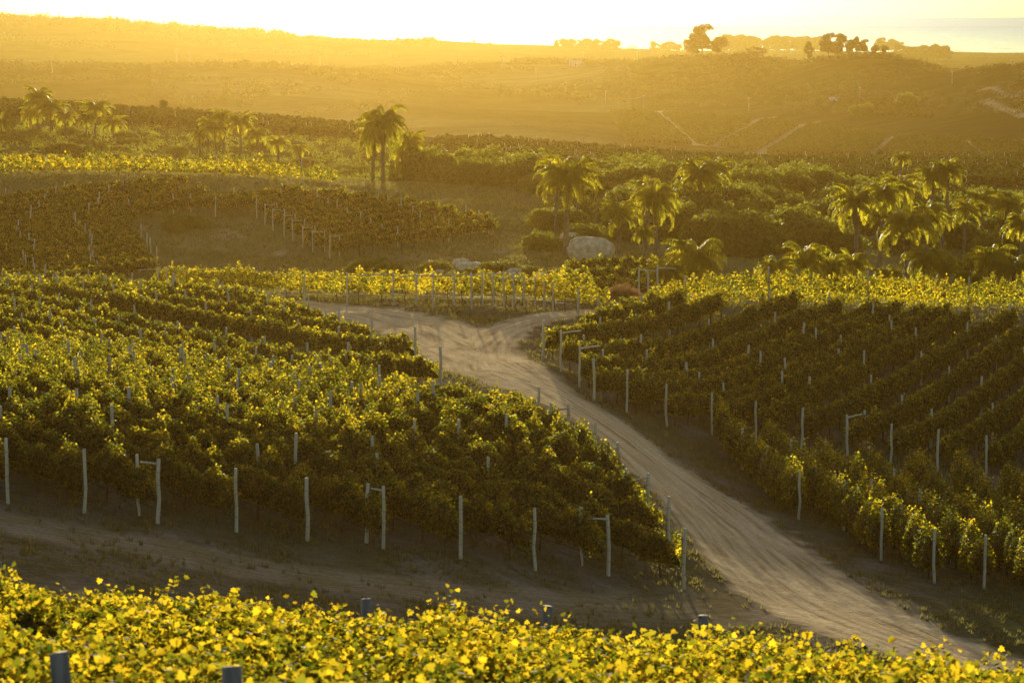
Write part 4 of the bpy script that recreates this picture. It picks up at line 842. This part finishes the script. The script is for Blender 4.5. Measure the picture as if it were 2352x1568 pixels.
# ---------------------------------------------------------------- power poles, sheds
def pole(px, yt, yb, lab, y0=640):
    x, y = unp(px, yb, y0); h = (yb - yt)*y/FPX; th = y/1700; o = empty('power_pole', (x, y, Hs(x, y)), .2)
    V, F = tube([(0, 0, -.3), (0, 0, h)], [.24*th, .16*th], 7); link('mast', npmesh('mast', V, F, None, M['pole'], True), o)
    V, F = box(-1.1*th, 1.1*th, -.08*th, .08*th, h-.75*th, h-.55*th); link('crossarm', npmesh('crossarm', V, F, None, M['pole']), o)
    tag(o, lab, 'power pole', 'power poles across the distant fields'); return (x, y, Hs(x, y) + h - .55)
tops = {}
for px, a, b, lab in [(120, 130, 170, 'tall faint power pole in front of the left mid ridge'), (406, 112, 142, 'left pole of two on the left mid ridge'), (437, 118, 143, 'right pole of two on the left mid ridge'), (735, 130, 156, 'faint power pole right of the small ridge tree'), (915, 140, 168, 'faint power pole left of centre on the pale field'), (1052, 125, 152, 'dark thin power pole on the pale ridge left of the twin poles'), (1151, 128, 160, 'left of the twin poles near the centre ridge'), (1158, 126, 159, 'right of the twin poles near the centre ridge'), (1340, 120, 146, 'power pole right behind the white shed'), (1463, 117, 140, 'power pole between shed and tall ridge tree'), (1231, 157, 182, 'power pole below the ridge left of the shed'), (1300, 188, 213, 'power pole halfway down the pale slope'), (1391, 207, 238, 'power pole joined by a wire to the bright white one'), (1479, 218, 247, 'bright white power pole above the first farm track'), (1720, 223, 255, 'power pole above the second farm track'), (1975, 200, 232, 'power pole left of the striped plot'), (2187, 163, 193, 'power pole on the dark slope at right')]:
    tops[px] = pole(px, a, b, lab)
a, b = np.array(tops[1391]), np.array(tops[1479]); L = [a*(1-t) + b*t - np.array([0, 0, 2.2*4*t*(1-t)]) for t in np.linspace(0, 1, 14)]
V, F = tube(L, .06, 4, False); tag(link('power_line', npmesh('power_line', V, F, None, M['wire'])), 'sagging wire between the bright white pole and its left neighbour', 'cable')
for px, py, s_, lab in [(2083, 240, 4.0, 'round dark tree-like shrub amid the distant hillside plots'), (1990, 262, 3.6, 'low dark shrub beside the striped plot'), (1968, 262, 3.0, 'smaller dark shrub left of the one beside the striped plot'), (1840, 108, 3.0, 'shrub on the ridge by the slim small tree')]:
    x, y = unp(px, py, 640); bush_at(x, y, s_, lab, None, j, TREE[1][0].copy() if False else None); j += 1
def shed(px, py, wpx, hpx, lab, y0=640):
    x, y = unp(px, py, y0); k = y/FPX; W_, Hh = wpx*k, hpx*k; o = empty('farm_shed', (x, y, Hs(x, y)), .05)
    link('wall', npmesh('wall', *box(-W_/2, W_/2, -W_*.25, W_*.25, -.5, Hh*.72), None, M['wall']), o)
    Z = Hh*.72; V = np.array([(-W_*.53, -W_*.29, Z), (W_*.53, -W_*.29, Z), (W_*.53, 0, Hh), (-W_*.53, 0, Hh), (-W_*.53, W_*.29, Z), (W_*.53, W_*.29, Z)]); V2 = V - np.array([0, 0, .25])
    F = np.array([(0, 1, 2, 3), (3, 2, 5, 4), (6, 9, 8, 7), (9, 10, 11, 8), (0, 6, 7, 1), (4, 5, 11, 10), (0, 3, 9, 6), (1, 7, 8, 2), (3, 4, 10, 9), (2, 8, 11, 5)])
    link('roof', npmesh('roof', np.vstack([V, V2]) + np.array([0, 0, .3]), F, None, M['roof']), o)
    link('door', npmesh('door', *box(-W_*.08, W_*.08, -W_*.25-.06, -W_*.25, -.4, Hh*.5), None, M['glass']), o); tag(o, lab, 'shed'); return o
shed(1322, 153, 28, 12, 'long pale shed on the centre ridge among bushes'); shed(1915, 233, 18, 7, 'small pale shed between hillside trees')

# ---------------------------------------------------------------- haze
HZ = npmesh('haze', *box(-11000, 11000, -60, 15500, -49, 6), None); hz = link('haze', HZ)
m, n, out = newmat('haze_air'); pv = n.nodes.new('ShaderNodeVolumePrincipled')
pv.inputs['Color'].default_value = (.068, .0405, .0088, 1); pv.inputs['Absorption Color'].default_value = (0, .22, .80, 1)
pv.inputs['Density'].default_value = .00044; pv.inputs['Anisotropy'].default_value = .80
n.links.new(pv.outputs[0], out.inputs['Volume']); HZ.materials.append(m); tag(hz, kind='stuff')
